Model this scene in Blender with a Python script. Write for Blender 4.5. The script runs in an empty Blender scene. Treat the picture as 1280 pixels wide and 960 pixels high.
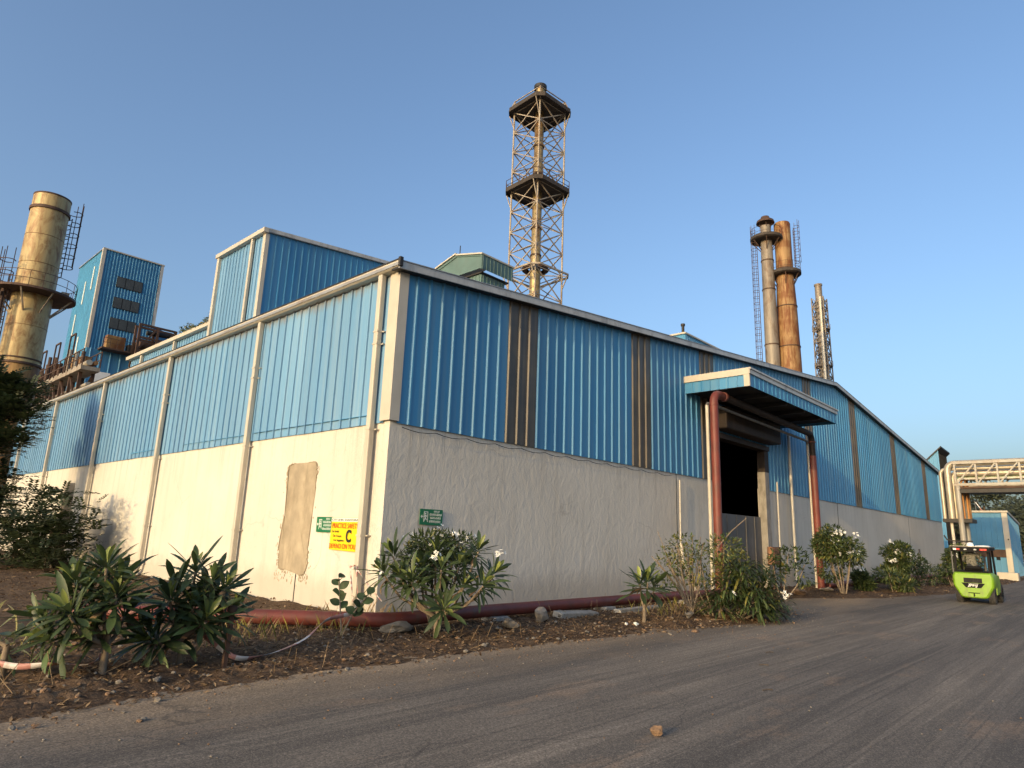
import bpy, bmesh, math, random
import numpy as np
from mathutils import Vector, Matrix, noise, Quaternion
random.seed(7)
SC = bpy.context.scene
COL = SC.collection
PI = math.pi

# ------------------------------------------------------------------ camera, sky, sun
cam_d = bpy.data.cameras.new('camera'); cam = bpy.data.objects.new('camera', cam_d); COL.objects.link(cam)
SC.camera = cam
cam_d.sensor_width = 36.0; cam_d.lens = 23.285; cam_d.clip_end = 6000; cam_d.clip_start = 0.05
YAW, PITCH, ROLL = 0.819542, 0.225160, 0.0357285
fw = Vector((math.sin(YAW)*math.cos(PITCH), math.cos(YAW)*math.cos(PITCH), math.sin(PITCH)))
rt0 = Vector((math.cos(YAW), -math.sin(YAW), 0)); up0 = rt0.cross(fw)
rt = math.cos(ROLL)*rt0 + math.sin(ROLL)*up0
up = -math.sin(ROLL)*rt0 + math.cos(ROLL)*up0
mw = Matrix((rt, up, -fw)).transposed().to_4x4(); mw.translation = Vector((-7.937, -10.716, 1.664))
cam.matrix_world = mw

LDIR = Vector((1.0, 0.100, -0.222)).normalized()      # the way sunlight travels
SUN_EL = math.asin(-LDIR.z)
SUN_AZ = math.atan2(-LDIR.x, -LDIR.y)
sun_d = bpy.data.lights.new('sun', 'SUN'); sun = bpy.data.objects.new('sun', sun_d); COL.objects.link(sun)
sun_d.energy = 2.0; sun_d.angle = math.radians(0.53); sun_d.color = (0.66, 0.455, 0.205)
sun.rotation_euler = LDIR.to_track_quat('-Z', 'Y').to_euler(); sun.location = (-40, -10, 40)
W = bpy.data.worlds.new('World'); SC.world = W; W.use_nodes = True
wn = W.node_tree
sky = wn.nodes.new('ShaderNodeTexSky'); sky.sky_type = 'NISHITA'; sky.sun_disc = False
sky.sun_elevation = SUN_EL; sky.sun_rotation = SUN_AZ % (2*PI)
sky.air_density = 1.0; sky.dust_density = 5.5; sky.ozone_density = 2.8; sky.altitude = 0
wn.links.new(sky.outputs[0], wn.nodes['Background'].inputs[0])
wn.nodes['Background'].inputs[1].default_value = 0.15
SC.view_settings.view_transform = 'Standard'; SC.view_settings.look = 'None'
SC.view_settings.exposure = 1.1; SC.view_settings.gamma = 1.0

# ------------------------------------------------------------------ materials
def nd(t, k, **kw):
    n = t.nodes.new(k)
    for a, b in kw.items(): setattr(n, a, b)
    return n
def base_mat(name, rough=0.7, metal=0.0, spec=0.5):
    m = bpy.data.materials.new(name); m.use_nodes = True
    b = m.node_tree.nodes['Principled BSDF']
    b.inputs['Roughness'].default_value = rough; b.inputs['Metallic'].default_value = metal
    b.inputs['Specular IOR Level'].default_value = spec
    return m, m.node_tree, b
def c4(c): return (c[0], c[1], c[2], 1.0)
def coords(t, scale, obj=False, loc=(0, 0, 0)):
    if obj: src = nd(t, 'ShaderNodeTexCoord').outputs['Object']
    else: src = nd(t, 'ShaderNodeNewGeometry').outputs['Position']
    mp = nd(t, 'ShaderNodeMapping'); mp.inputs['Scale'].default_value = scale; mp.inputs['Location'].default_value = loc
    t.links.new(src, mp.inputs['Vector']); return mp.outputs[0]
def nz(t, scale, detail=4, sc=1.0, rough=0.55, obj=False, loc=(0, 0, 0), dist=0.0):
    n = nd(t, 'ShaderNodeTexNoise'); n.inputs['Scale'].default_value = sc
    n.inputs['Detail'].default_value = detail; n.inputs['Roughness'].default_value = rough
    n.inputs['Distortion'].default_value = dist
    t.links.new(coords(t, scale, obj, loc), n.inputs['Vector']); return n.outputs['Fac']
def ramp(t, fac, stops):
    r = nd(t, 'ShaderNodeValToRGB')
    while len(r.color_ramp.elements) < len(stops): r.color_ramp.elements.new(0.5)
    for e, (p, c) in zip(r.color_ramp.elements, stops):
        e.position = p; e.color = c4(c) if len(c) == 3 else c
    t.links.new(fac, r.inputs[0]); return r.outputs[0]
def mix(t, fac, a, b, mode='MIX'):
    m = nd(t, 'ShaderNodeMix', data_type='RGBA', blend_type=mode)
    for s, v in ((m.inputs[0], fac), (m.inputs[6], a), (m.inputs[7], b)):
        if isinstance(v, (int, float)): s.default_value = v
        elif isinstance(v, tuple): s.default_value = c4(v)
        else: t.links.new(v, s)
    return m.outputs[2]
def bump(t, b, h, strength=0.3, dist=0.02, prev=None):
    n = nd(t, 'ShaderNodeBump'); n.inputs['Strength'].default_value = strength; n.inputs['Distance'].default_value = dist
    t.links.new(h, n.inputs['Height'])
    if prev is not None: t.links.new(prev, n.inputs['Normal'])
    t.links.new(n.outputs[0], b.inputs['Normal']); return n.outputs[0]
def simple(name, col, rough=0.6, metal=0.0, var=0.25, sc=3.0, spec=0.5, dirt=None, bumpy=0.0, obj=False, dirt_amt=(0.5, 0.75)):
    m, t, b = base_mat(name, rough, metal, spec)
    n = nz(t, (1, 1, 1), 5, sc, obj=obj)
    lo = tuple(max(0, x*(1-var)) for x in col); hi = tuple(min(1, x*(1+var)) for x in col)
    c = ramp(t, n, [(0.3, lo), (0.7, hi)])
    if dirt:
        n2 = nz(t, (1, 1, 0.35), 6, sc*1.7, 0.65, obj=obj, loc=(3, 5, 1))
        f = ramp(t, n2, [(dirt_amt[0], (0, 0, 0)), (dirt_amt[1], (1, 1, 1))])
        c = mix(t, f, c, dirt)
    t.links.new(c, b.inputs['Base Color'])
    if bumpy: bump(t, b, nz(t, (1, 1, 1), 6, sc*8, obj=obj), bumpy, 0.01)
    return m

def m_cladding(name='blue_painted_sheet', lo=(0.042, 0.205, 0.400), hi=(0.058, 0.250, 0.460), chalk=(0.13, 0.26, 0.36), head=False):
    m, t, b = base_mat(name, 0.5, 0.0, 0.4)
    big = nz(t, (0.6, 0.6, 0.25), 3)
    col = ramp(t, big, [(0.3, lo), (0.7, hi)])
    streak = nz(t, (9, 9, 0.22), 4, 1.0, 0.6)
    col = mix(t, ramp(t, streak, [(0.42, (0, 0, 0)), (0.75, (0.65, 0.65, 0.65))]), col, chalk)
    fine = nz(t, (30, 30, 30), 3)
    col = mix(t, ramp(t, fine, [(0.62, (0, 0, 0)), (0.9, (0.25, 0.25, 0.25))]), col, (0.22, 0.25, 0.26))
    if head:
        g = nd(t, 'ShaderNodeNewGeometry'); sp = nd(t, 'ShaderNodeSeparateXYZ'); t.links.new(g.outputs['Position'], sp.inputs[0])
        ad = nd(t, 'ShaderNodeMath', operation='MULTIPLY_ADD'); t.links.new(nz(t, (6, 6, 1.0), 5, 1.0, 0.7, loc=(2, 6, 4)), ad.inputs[0]); ad.inputs[1].default_value = 0.9; t.links.new(sp.outputs['Z'], ad.inputs[2])
        mr = nd(t, 'ShaderNodeMapRange'); mr.inputs[1].default_value = 7.22; mr.inputs[2].default_value = 7.5; mr.inputs[4].default_value = 0.75; t.links.new(ad.outputs[0], mr.inputs[0])
        col = mix(t, mr.outputs[0], col, (0.21, 0.165, 0.115))
    oi = nd(t, 'ShaderNodeObjectInfo'); vr = ramp(t, oi.outputs['Random'], [(0.0, (0.84, 0.86, 0.88)), (1.0, (1.1, 1.08, 1.06))])
    col = mix(t, 1.0, col, vr, 'MULTIPLY')
    t.links.new(col, b.inputs['Base Color'])
    bump(t, b, nz(t, (1.6, 1.6, 0.5), 3), 0.22, 0.04)
    return m
def m_plaster():
    m, t, b = base_mat('white_washed_plaster', 0.9, 0.0, 0.2)
    big = nz(t, (0.5, 0.5, 0.5), 4)
    col = ramp(t, big, [(0.3, (0.540, 0.505, 0.440)), (0.7, (0.610, 0.575, 0.510))])
    st = nz(t, (3.5, 3.5, 0.3), 5, 1.0, 0.6)
    col = mix(t, ramp(t, st, [(0.52, (0, 0, 0)), (0.85, (0.6, 0.6, 0.6))]), col, (0.41, 0.375, 0.325))
    # splash dirt with its own ragged line at the wall's foot
    g = nd(t, 'ShaderNodeNewGeometry'); sp = nd(t, 'ShaderNodeSeparateXYZ'); t.links.new(g.outputs['Position'], sp.inputs[0])
    ad = nd(t, 'ShaderNodeMath', operation='MULTIPLY_ADD'); t.links.new(nz(t, (2.5, 2.5, 1.5), 6, 1.0, 0.7), ad.inputs[0])
    ad.inputs[1].default_value = -0.9; t.links.new(sp.outputs['Z'], ad.inputs[2])
    f = ramp(t, ad.outputs[0], [(0.0, (0.45, 0.45, 0.45)), (0.45, (0, 0, 0))])
    col = mix(t, f, col, (0.36, 0.31, 0.25))
    ms = nd(t, 'ShaderNodeMapRange'); ms.inputs[1].default_value = 2.4; ms.inputs[2].default_value = 3.9; t.links.new(sp.outputs['Z'], ms.inputs[0])
    dr = ramp(t, nz(t, (7, 7, 0.12), 5, 1.0, 0.7, loc=(8, 2, 1)), [(0.52, (0, 0, 0)), (0.78, (0.75, 0.75, 0.75))])
    col = mix(t, mix(t, 1.0, dr, ms.outputs[0], 'MULTIPLY'), col, (0.27, 0.235, 0.19))
    bl = ramp(t, nz(t, (1.1, 1.1, 0.9), 6, 1.0, 0.7, loc=(3, 1, 7)), [(0.58, (0, 0, 0)), (0.7, (0.35, 0.35, 0.35))])
    col = mix(t, bl, col, (0.38, 0.36, 0.33))
    vo = nd(t, 'ShaderNodeTexVoronoi', feature='DISTANCE_TO_EDGE'); vo.inputs['Scale'].default_value = 0.42
    wv = nd(t, 'ShaderNodeMix', data_type='VECTOR'); wv.inputs[0].default_value = 0.28
    nn = nd(t, 'ShaderNodeTexNoise'); nn.inputs['Scale'].default_value = 1.4; nn.inputs['Detail'].default_value = 7
    t.links.new(g.outputs['Position'], nn.inputs['Vector']); t.links.new(g.outputs['Position'], wv.inputs[4]); t.links.new(nn.outputs['Color'], wv.inputs[5]); t.links.new(wv.outputs[1], vo.inputs['Vector'])
    crk = ramp(t, vo.outputs['Distance'], [(0.0, (0.3, 0.3, 0.3)), (0.0025, (0, 0, 0))])
    gt = ramp(t, nz(t, (0.45, 0.45, 0.45), 2, loc=(5, 9, 2)), [(0.52, (0, 0, 0)), (0.6, (1, 1, 1))])
    col = mix(t, mix(t, 1.0, crk, gt, 'MULTIPLY'), col, (0.20, 0.17, 0.14))
    t.links.new(col, b.inputs['Base Color'])
    w = nz(t, (5.0, 5.0, 3.2), 6, 1.0, 0.66, dist=0.7)
    n1 = bump(t, b, w, 0.42, 0.05)
    bump(t, b, nz(t, (34, 34, 34), 5, 1.0, 0.65), 0.30, 0.008, n1)
    return m
def m_rusty(name, base, rust, lo=0.45, hi=0.7, rough=0.65, metal=0.2, zs=0.35, sc=1.2, bands=False):
    m, t, b = base_mat(name, rough, metal, 0.4)
    n = nz(t, (sc, sc, sc*zs), 7, 1.0, 0.68, dist=0.6)
    c0 = ramp(t, nz(t, (0.8, 0.8, 0.5), 4), [(0.3, tuple(x*0.72 for x in base)), (0.7, base)])
    f = ramp(t, n, [(lo, (0, 0, 0)), (hi, (1, 1, 1))])
    c = mix(t, f, c0, rust)
    st = nz(t, (5, 5, 0.25), 4, 1.0, 0.6, loc=(1, 7, 3))
    c = mix(t, ramp(t, st, [(0.5, (0, 0, 0)), (0.8, (0.6, 0.6, 0.6))]), c, tuple(x*0.7 for x in rust))
    if bands:
        bs = nz(t, (0.05, 0.05, 0.55), 2, 1.0, 0.5, loc=(0, 0, 2))
        c = mix(t, ramp(t, bs, [(0.5, (0, 0, 0)), (0.6, (0.55, 0.55, 0.55))]), c, rust)
    t.links.new(c, b.inputs['Base Color'])
    bump(t, b, nz(t, (4, 4, 4), 5), 0.25, 0.03)
    return m
def m_road():
    m, t, b = base_mat('dusty_asphalt', 0.88, 0.0, 0.25)
    c = ramp(t, nz(t, (0.35, 0.5, 1), 5, 1.0, 0.6), [(0.3, (0.128, 0.107, 0.086)), (0.72, (0.196, 0.165, 0.132))])
    tr = nz(t, (0.10, 2.6, 1), 5, 1.0, 0.6, dist=0.5)
    c = mix(t, ramp(t, tr, [(0.42, (0.75, 0.75, 0.75)), (0.56, (0, 0, 0))]), c, (0.092, 0.079, 0.066))
    tr2 = nz(t, (0.22, 5.5, 1), 4, 1.0, 0.6, loc=(2, 9, 0), dist=0.8)
    c = mix(t, ramp(t, tr2, [(0.58, (0, 0, 0)), (0.75, (0.6, 0.6, 0.6))]), c, (0.255, 0.214, 0.170))
    du = nz(t, (0.5, 1.1, 1), 6, 1.0, 0.65, loc=(4, 0, 0))
    c = mix(t, ramp(t, du, [(0.57, (0, 0, 0)), (0.66, (0.8, 0.8, 0.8))]), c, (0.235, 0.165, 0.112))
    tr3 = nz(t, (0.14, 13, 1), 5, 1.0, 0.65, loc=(6, 2, 0), dist=0.4)
    c = mix(t, ramp(t, tr3, [(0.40, (0.75, 0.75, 0.75)), (0.45, (0, 0, 0))]), c, (0.092, 0.078, 0.064))
    tr4 = nz(t, (0.13, 9, 1), 5, 1.0, 0.7, loc=(1, 5, 0), dist=0.6)
    c = mix(t, ramp(t, tr4, [(0.56, (0, 0, 0)), (0.66, (0.5, 0.5, 0.5))]), c, (0.265, 0.220, 0.172))
    # dust blown against the verge
    g = nd(t, 'ShaderNodeNewGeometry'); sp = nd(t, 'ShaderNodeSeparateXYZ'); t.links.new(g.outputs['Position'], sp.inputs[0])
    ad = nd(t, 'ShaderNodeMath', operation='MULTIPLY_ADD'); t.links.new(nz(t, (0.5, 1.4, 1), 6, 1.0, 0.65, loc=(0, 3, 0)), ad.inputs[0])
    ad.inputs[1].default_value = 2.6; t.links.new(sp.outputs['Y'], ad.inputs[2])
    mr = nd(t, 'ShaderNodeMapRange'); mr.inputs[1].default_value = -3.7; mr.inputs[2].default_value = -2.2; t.links.new(ad.outputs[0], mr.inputs[0])
    c = mix(t, mr.outputs[0], c, (0.270, 0.198, 0.128))
    sp2 = nz(t, (40, 40, 40), 3)
    c = mix(t, ramp(t, sp2, [(0.35, (0.6, 0.6, 0.6)), (0.52, (0, 0, 0))]), c, (0.07, 0.063, 0.056))
    sp3 = nz(t, (90, 90, 90), 3, loc=(2, 2, 2))
    c = mix(t, ramp(t, sp3, [(0.52, (0, 0, 0)), (0.68, (0.6, 0.6, 0.6))]), c, (0.31, 0.27, 0.23))
    ag = nd(t, 'ShaderNodeTexVoronoi'); ag.inputs['Scale'].default_value = 70.0; t.links.new(nd(t, 'ShaderNodeNewGeometry').outputs['Position'], ag.inputs['Vector'])
    agc = ramp(t, ag.outputs['Color'], [(0.15, (0.62, 0.62, 0.62)), (0.55, (1.0, 0.99, 0.97)), (0.85, (1.5, 1.46, 1.4))])
    c = mix(t, 0.75, c, agc, 'MULTIPLY')
    wide = ramp(t, nz(t, (0.06, 0.55, 1), 4, 1.0, 0.55, loc=(3, 11, 0), dist=0.3), [(0.40, (0.82, 0.82, 0.83)), (0.5, (1, 1, 1)), (0.62, (1.22, 1.20, 1.16))])
    c = mix(t, 1.0, c, wide, 'MULTIPLY')
    vo = nd(t, 'ShaderNodeTexVoronoi', feature='DISTANCE_TO_EDGE'); vo.inputs['Scale'].default_value = 0.55
    wv = nd(t, 'ShaderNodeMix', data_type='VECTOR'); wv.inputs[0].default_value = 0.22
    nn = nd(t, 'ShaderNodeTexNoise'); nn.inputs['Scale'].default_value = 1.7; nn.inputs['Detail'].default_value = 6
    gp = nd(t, 'ShaderNodeNewGeometry')
    t.links.new(gp.outputs['Position'], nn.inputs['Vector']); t.links.new(gp.outputs['Position'], wv.inputs[4]); t.links.new(nn.outputs['Color'], wv.inputs[5])
    t.links.new(wv.outputs[1], vo.inputs['Vector'])
    crk = ramp(t, vo.outputs['Distance'], [(0.0, (0.75, 0.75, 0.75)), (0.004, (0, 0, 0))])
    gate = ramp(t, nz(t, (0.25, 0.25, 1), 2, loc=(7, 1, 0)), [(0.5, (0, 0, 0)), (0.6, (0.8, 0.8, 0.8))])
    c = mix(t, mix(t, 1.0, crk, gate, 'MULTIPLY'), c, (0.045, 0.04, 0.036))
    t.links.new(c, b.inputs['Base Color'])
    n1 = bump(t, b, nz(t, (0.8, 3.2, 1), 5, 1.0, 0.6), 0.25, 0.03)
    bump(t, b, nz(t, (55, 55, 55), 4), 0.35, 0.006, n1)
    return m
def m_soil():
    m, t, b = base_mat('dry_leafy_soil', 0.95, 0.0, 0.15)
    c = ramp(t, nz(t, (1.3, 1.3, 1.3), 6, 1.0, 0.65), [(0.3, (0.078, 0.050, 0.032)), (0.55, (0.140, 0.090, 0.055)), (0.75, (0.225, 0.155, 0.095))])
    c = mix(t, ramp(t, nz(t, (12, 12, 12), 5, 1.0, 0.7), [(0.4, (0.7, 0.7, 0.7)), (0.55, (0, 0, 0))]), c, (0.038, 0.025, 0.017))
    c = mix(t, ramp(t, nz(t, (20, 20, 20), 4, 1.0, 0.6, loc=(5, 5, 5)), [(0.6, (0, 0, 0)), (0.7, (0.8, 0.8, 0.8))]), c, (0.28, 0.20, 0.125))
    t.links.new(c, b.inputs['Base Color'])
    n1 = bump(t, b, nz(t, (6, 6, 6), 6, 1.0, 0.7), 0.8, 0.06)
    bump(t, b, nz(t, (35, 35, 35), 5, 1.0, 0.7), 0.8, 0.02, n1)
    return m
def m_leaf(name, lo, hi, rough=0.42, rnd=True, transl=0.25):
    m, t, b = base_mat(name, rough, 0.0, 0.45)
    if rnd:
        oi = nd(t, 'ShaderNodeObjectInfo'); f = oi.outputs['Random']
        c = ramp(t, f, [(0.0, lo), (0.8, hi), (1.0, tuple(min(1, x*1.7) for x in hi))])
    else:
        c = ramp(t, nz(t, (5, 5, 5), 3), [(0.35, lo), (0.65, hi)])
    n2 = nz(t, (25, 25, 25), 3)
    c = mix(t, ramp(t, n2, [(0.5, (0, 0, 0)), (0.8, (0.42, 0.42, 0.42))]), c, (0.15, 0.125, 0.08))
    t.links.new(c, b.inputs['Base Color'])
    tr = nd(t, 'ShaderNodeBsdfTranslucent'); t.links.new(c, tr.inputs['Color'])
    ms = nd(t, 'ShaderNodeMixShader'); ms.inputs[0].default_value = transl
    t.links.new(b.outputs[0], ms.inputs[1]); t.links.new(tr.outputs[0], ms.inputs[2])
    t.links.new(ms.outputs[0], t.nodes['Material Output'].inputs['Surface'])
    return m

M = {}
M['blue'] = m_cladding()
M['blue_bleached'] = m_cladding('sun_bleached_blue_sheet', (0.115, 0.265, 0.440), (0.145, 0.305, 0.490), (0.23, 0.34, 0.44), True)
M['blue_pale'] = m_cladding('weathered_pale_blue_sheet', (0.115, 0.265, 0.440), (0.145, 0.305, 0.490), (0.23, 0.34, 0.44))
M['plaster'] = m_plaster()
def m_fibre():
    m, t, b = base_mat('grimy_fibreglass_sheet', 0.42)
    c = ramp(t, nz(t, (0.5, 0.5, 0.9), 5, 1.0, 0.6, dist=0.4), [(0.32, (0.050, 0.042, 0.034)), (0.5, (0.085, 0.067, 0.047)), (0.68, (0.135, 0.103, 0.064))])
    st = nz(t, (10, 10, 0.3), 5, 1.0, 0.65)
    c = mix(t, ramp(t, st, [(0.48, (0, 0, 0)), (0.75, (0.7, 0.7, 0.7))]), c, (0.17, 0.125, 0.075))
    st = nz(t, (14, 14, 0.5), 5, 1.0, 0.65, loc=(4, 1, 2))
    c = mix(t, ramp(t, st, [(0.5, (0, 0, 0)), (0.7, (0.7, 0.7, 0.7))]), c, (0.035, 0.03, 0.026))
    t.links.new(c, b.inputs['Base Color']); bump(t, b, nz(t, (3, 3, 1), 4), 0.2, 0.02); return m
M['brown_sheet'] = m_fibre()
M['cream'] = simple('cream_painted_metal', (0.47, 0.43, 0.355), 0.5, 0, 0.1, 1.5, dirt=(0.38, 0.33, 0.26), dirt_amt=(0.58, 0.85))
M['grey_trim'] = simple('grey_painted_trim', (0.47, 0.455, 0.42), 0.5, 0.2, 0.12, 1.5, dirt=(0.22, 0.20, 0.18))
M['roof'] = simple('weathered_roof_sheet', (0.30, 0.31, 0.32), 0.5, 0.3, 0.2, 1.0, dirt=(0.20, 0.15, 0.11))
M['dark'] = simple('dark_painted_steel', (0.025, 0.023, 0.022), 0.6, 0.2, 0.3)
M['interior'] = simple('near_black_interior', (0.016, 0.015, 0.014), 0.9, 0, 0.3)  # near-black; on the canopy soffit it stands in for deep shade
M['concrete'] = simple('old_concrete', (0.30, 0.28, 0.25), 0.9, 0, 0.25, 2.5, dirt=(0.17, 0.15, 0.125), bumpy=0.4)
M['patch'] = simple('raw_cement_render', (0.345, 0.288, 0.205), 0.95, 0, 0.22, 2.2, dirt=(0.235, 0.190, 0.128), bumpy=0.6)
M['red_pipe'] = simple('red_oxide_paint', (0.150, 0.034, 0.024), 0.55, 0, 0.25, 2.0, dirt=(0.105, 0.055, 0.040), bumpy=0.1)
M['white_pipe'] = simple('white_plastic_pipe', (0.52, 0.48, 0.40), 0.45, 0, 0.1, 3)
M['shutter'] = simple('rusted_hood_and_pipe_shade', (0.018, 0.010, 0.008), 0.7, 0.1, 0.4, 2.0, dirt=(0.036, 0.019, 0.013))  # rusty brown of the hood; also paints canopy shade onto the pipe's cross run
M['gate'] = simple('grey_steel_gate', (0.12, 0.115, 0.11), 0.6, 0.1, 0.15, 1.5, dirt=(0.2, 0.18, 0.16))
M['chim'] = m_rusty('sun_bleached_chimney_shell', (0.47, 0.355, 0.165), (0.20, 0.10, 0.032), 0.46, 0.64, 0.5, 0.1, zs=0.5, sc=1.5)
M['chim_low'] = m_rusty('rust_stained_chimney_shell', (0.38, 0.235, 0.085), (0.13, 0.050, 0.016), 0.36, 0.6, 0.55, 0.15)
M['stack_grey'] = m_rusty('galvanised_stack_shell', (0.27, 0.235, 0.19), (0.135, 0.085, 0.05), 0.48, 0.7, 0.55, 0.2)
M['stack_rust'] = m_rusty('rusty_stack_shell', (0.36, 0.225, 0.10), (0.150, 0.052, 0.015), 0.42, 0.58, 0.65, 0.15, bands=True, zs=0.2, sc=1.6)
M['stack_gold'] = m_rusty('tarnished_stack_shell', (0.42, 0.32, 0.16), (0.15, 0.068, 0.026), 0.5, 0.7, 0.42, 0.5, bands=True)
M['steel'] = m_rusty('weathered_lattice_steel', (0.40, 0.345, 0.27), (0.17, 0.10, 0.055), 0.48, 0.68, 0.6, 0.2)
M['dull_steel'] = simple('dull_grey_steel', (0.17, 0.145, 0.12), 0.7, 0.1, 0.3, 1.0, dirt=(0.09, 0.06, 0.045))
M['rust'] = simple('dark_rusty_steel', (0.070, 0.038, 0.025), 0.75, 0.1, 0.4, 2.0)
M['grating'] = simple('dark_platform_plate', (0.050, 0.040, 0.033), 0.8, 0.1, 0.3, 1.5)
M['tower_blue'] = simple('bright_blue_sheet', (0.050, 0.225, 0.400), 0.5, 0, 0.1, 0.6, dirt=(0.10, 0.24, 0.31), dirt_amt=(0.6, 0.85))
M['pane'] = simple('dusty_window_glass', (0.050, 0.054, 0.052), 0.4, 0, 0.3, 0.8)
M['green_roof'] = simple('faded_green_sheet', (0.085, 0.150, 0.140), 0.55, 0, 0.15, 1.0, dirt=(0.10, 0.15, 0.14))
M['lag'] = simple('pale_pipe_lagging', (0.44, 0.39, 0.31), 0.38, 0.35, 0.12, 1.5, dirt=(0.33, 0.27, 0.19))
M['rack'] = simple('beige_rack_steel', (0.32, 0.305, 0.27), 0.55, 0.1, 0.12, 1.5, dirt=(0.27, 0.19, 0.13))
M['orange'] = simple('orange_pipe_paint', (0.50, 0.21, 0.045), 0.5, 0, 0.2, 2, dirt=(0.32, 0.16, 0.06))
M['palegreen'] = simple('pale_green_pipe_paint', (0.30, 0.40, 0.22), 0.5, 0, 0.15, 2)
M['lime'] = simple('lime_green_paint', (0.175, 0.330, 0.016), 0.42, 0, 0.10, 3.0, dirt=(0.13, 0.17, 0.05), dirt_amt=(0.52, 0.72), obj=True)
M['black'] = simple('black_plastic', (0.006, 0.006, 0.007), 0.6, 0, 0.3, 4, spec=0.12)
M['rubber'] = simple('tyre_rubber', (0.028, 0.027, 0.027), 0.85, 0, 0.3, 6, dirt=(0.09, 0.08, 0.07))
M['white'] = simple('white_paint', (0.78, 0.77, 0.74), 0.45, 0, 0.05, 3)
M['redlens'] = simple('red_lamp_lens', (0.55, 0.03, 0.025), 0.2, 0, 0.1, 3)
M['shirt'] = simple('patterned_grey_shirt', (0.14, 0.135, 0.115), 0.9, 0, 0.75, 26, obj=True)
M['trouser'] = simple('dark_trousers', (0.03, 0.032, 0.04), 0.9)
M['skin'] = simple('brown_skin', (0.16, 0.085, 0.052), 0.55, 0, 0.08, 6)
M['green_sign'] = simple('green_sign_enamel', (0.012, 0.145, 0.060), 0.4, 0, 0.08, 3)
M['yellow_sign'] = simple('yellow_banner_vinyl', (0.80, 0.56, 0.005), 0.5, 0, 0.06, 3)
M['red_ink'] = simple('red_sign_ink', (0.52, 0.06, 0.01), 0.5, 0, 0.1)
M['black_ink'] = simple('black_sign_ink', (0.02, 0.02, 0.02), 0.5, 0, 0.1)
M['sign_white'] = simple('sign_white', (0.62, 0.66, 0.60), 0.5, 0, 0.1)
M['tape_white'] = simple('warning_tape_white', (0.62, 0.57, 0.54), 0.45, 0, 0.12, 6, dirt=(0.4, 0.32, 0.27))
M['tape_red'] = simple('warning_tape_red', (0.46, 0.22, 0.19), 0.45, 0, 0.2, 6)
M['bark'] = simple('grey_brown_bark', (0.20, 0.155, 0.11), 0.9, 0, 0.3, 8, bumpy=0.5)
M['darkbark'] = simple('dark_bark', (0.09, 0.066, 0.045), 0.9, 0, 0.3, 8, bumpy=0.5)
M['stone'] = simple('grey_rubble_stone', (0.20, 0.175, 0.145), 0.95, 0, 0.35, 5, bumpy=0.6)
M['brownstone'] = simple('brown_clod', (0.20, 0.125, 0.075), 0.95, 0, 0.3, 8, bumpy=0.6)
M['road'] = m_road(); M['soil'] = m_soil()
M['dirt'] = simple('dusty_ground', (0.19, 0.15, 0.11), 0.95, 0, 0.25, 0.25, dirt=(0.12, 0.10, 0.07), bumpy=0.3)
M['plum'] = m_leaf('plumeria_leaf', (0.030, 0.052, 0.020), (0.066, 0.100, 0.034), 0.46)
M['plum_young'] = m_leaf('young_plumeria_leaf', (0.12, 0.165, 0.035), (0.21, 0.24, 0.06), 0.4)
M['plum_pale'] = m_leaf('pale_yellow_leaf', (0.22, 0.24, 0.09), (0.34, 0.32, 0.15), 0.45)
M['fol'] = m_leaf('shrub_leaf', (0.020, 0.038, 0.012), (0.046, 0.074, 0.022), 0.5, False)
M['fol2'] = m_leaf('light_shrub_leaf', (0.065, 0.105, 0.030), (0.12, 0.150, 0.045), 0.5, False)
M['fol_y'] = m_leaf('yellowing_leaf', (0.15, 0.155, 0.035), (0.26, 0.22, 0.05), 0.5, False)
M['fol_dark'] = m_leaf('dark_feathery_leaf', (0.014, 0.027, 0.009), (0.032, 0.050, 0.016), 0.6, False)
M['fol_far'] = m_leaf('far_tree_leaf', (0.045, 0.058, 0.032), (0.085, 0.098, 0.052), 0.6, False)
M['fol_far2'] = m_leaf('far_tree_dark_leaf', (0.028, 0.038, 0.022), (0.052, 0.062, 0.034), 0.6, False)
M['petal'] = simple('white_petal', (0.80, 0.79, 0.72), 0.5, 0, 0.05)
M['dry1'] = m_leaf('dry_leaf_tan', (0.20, 0.13, 0.07), (0.36, 0.25, 0.14), 0.8, False)
M['dry2'] = m_leaf('dry_leaf_brown', (0.075, 0.045, 0.027), (0.15, 0.09, 0.05), 0.8, False)
M['flower_red'] = simple('reddish_young_leaf', (0.24, 0.085, 0.05), 0.5)
M['terracotta'] = simple('orange_brown_paint', (0.27, 0.13, 0.065), 0.7, 0, 0.2, 6, dirt=(0.2, 0.1, 0.06))

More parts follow.
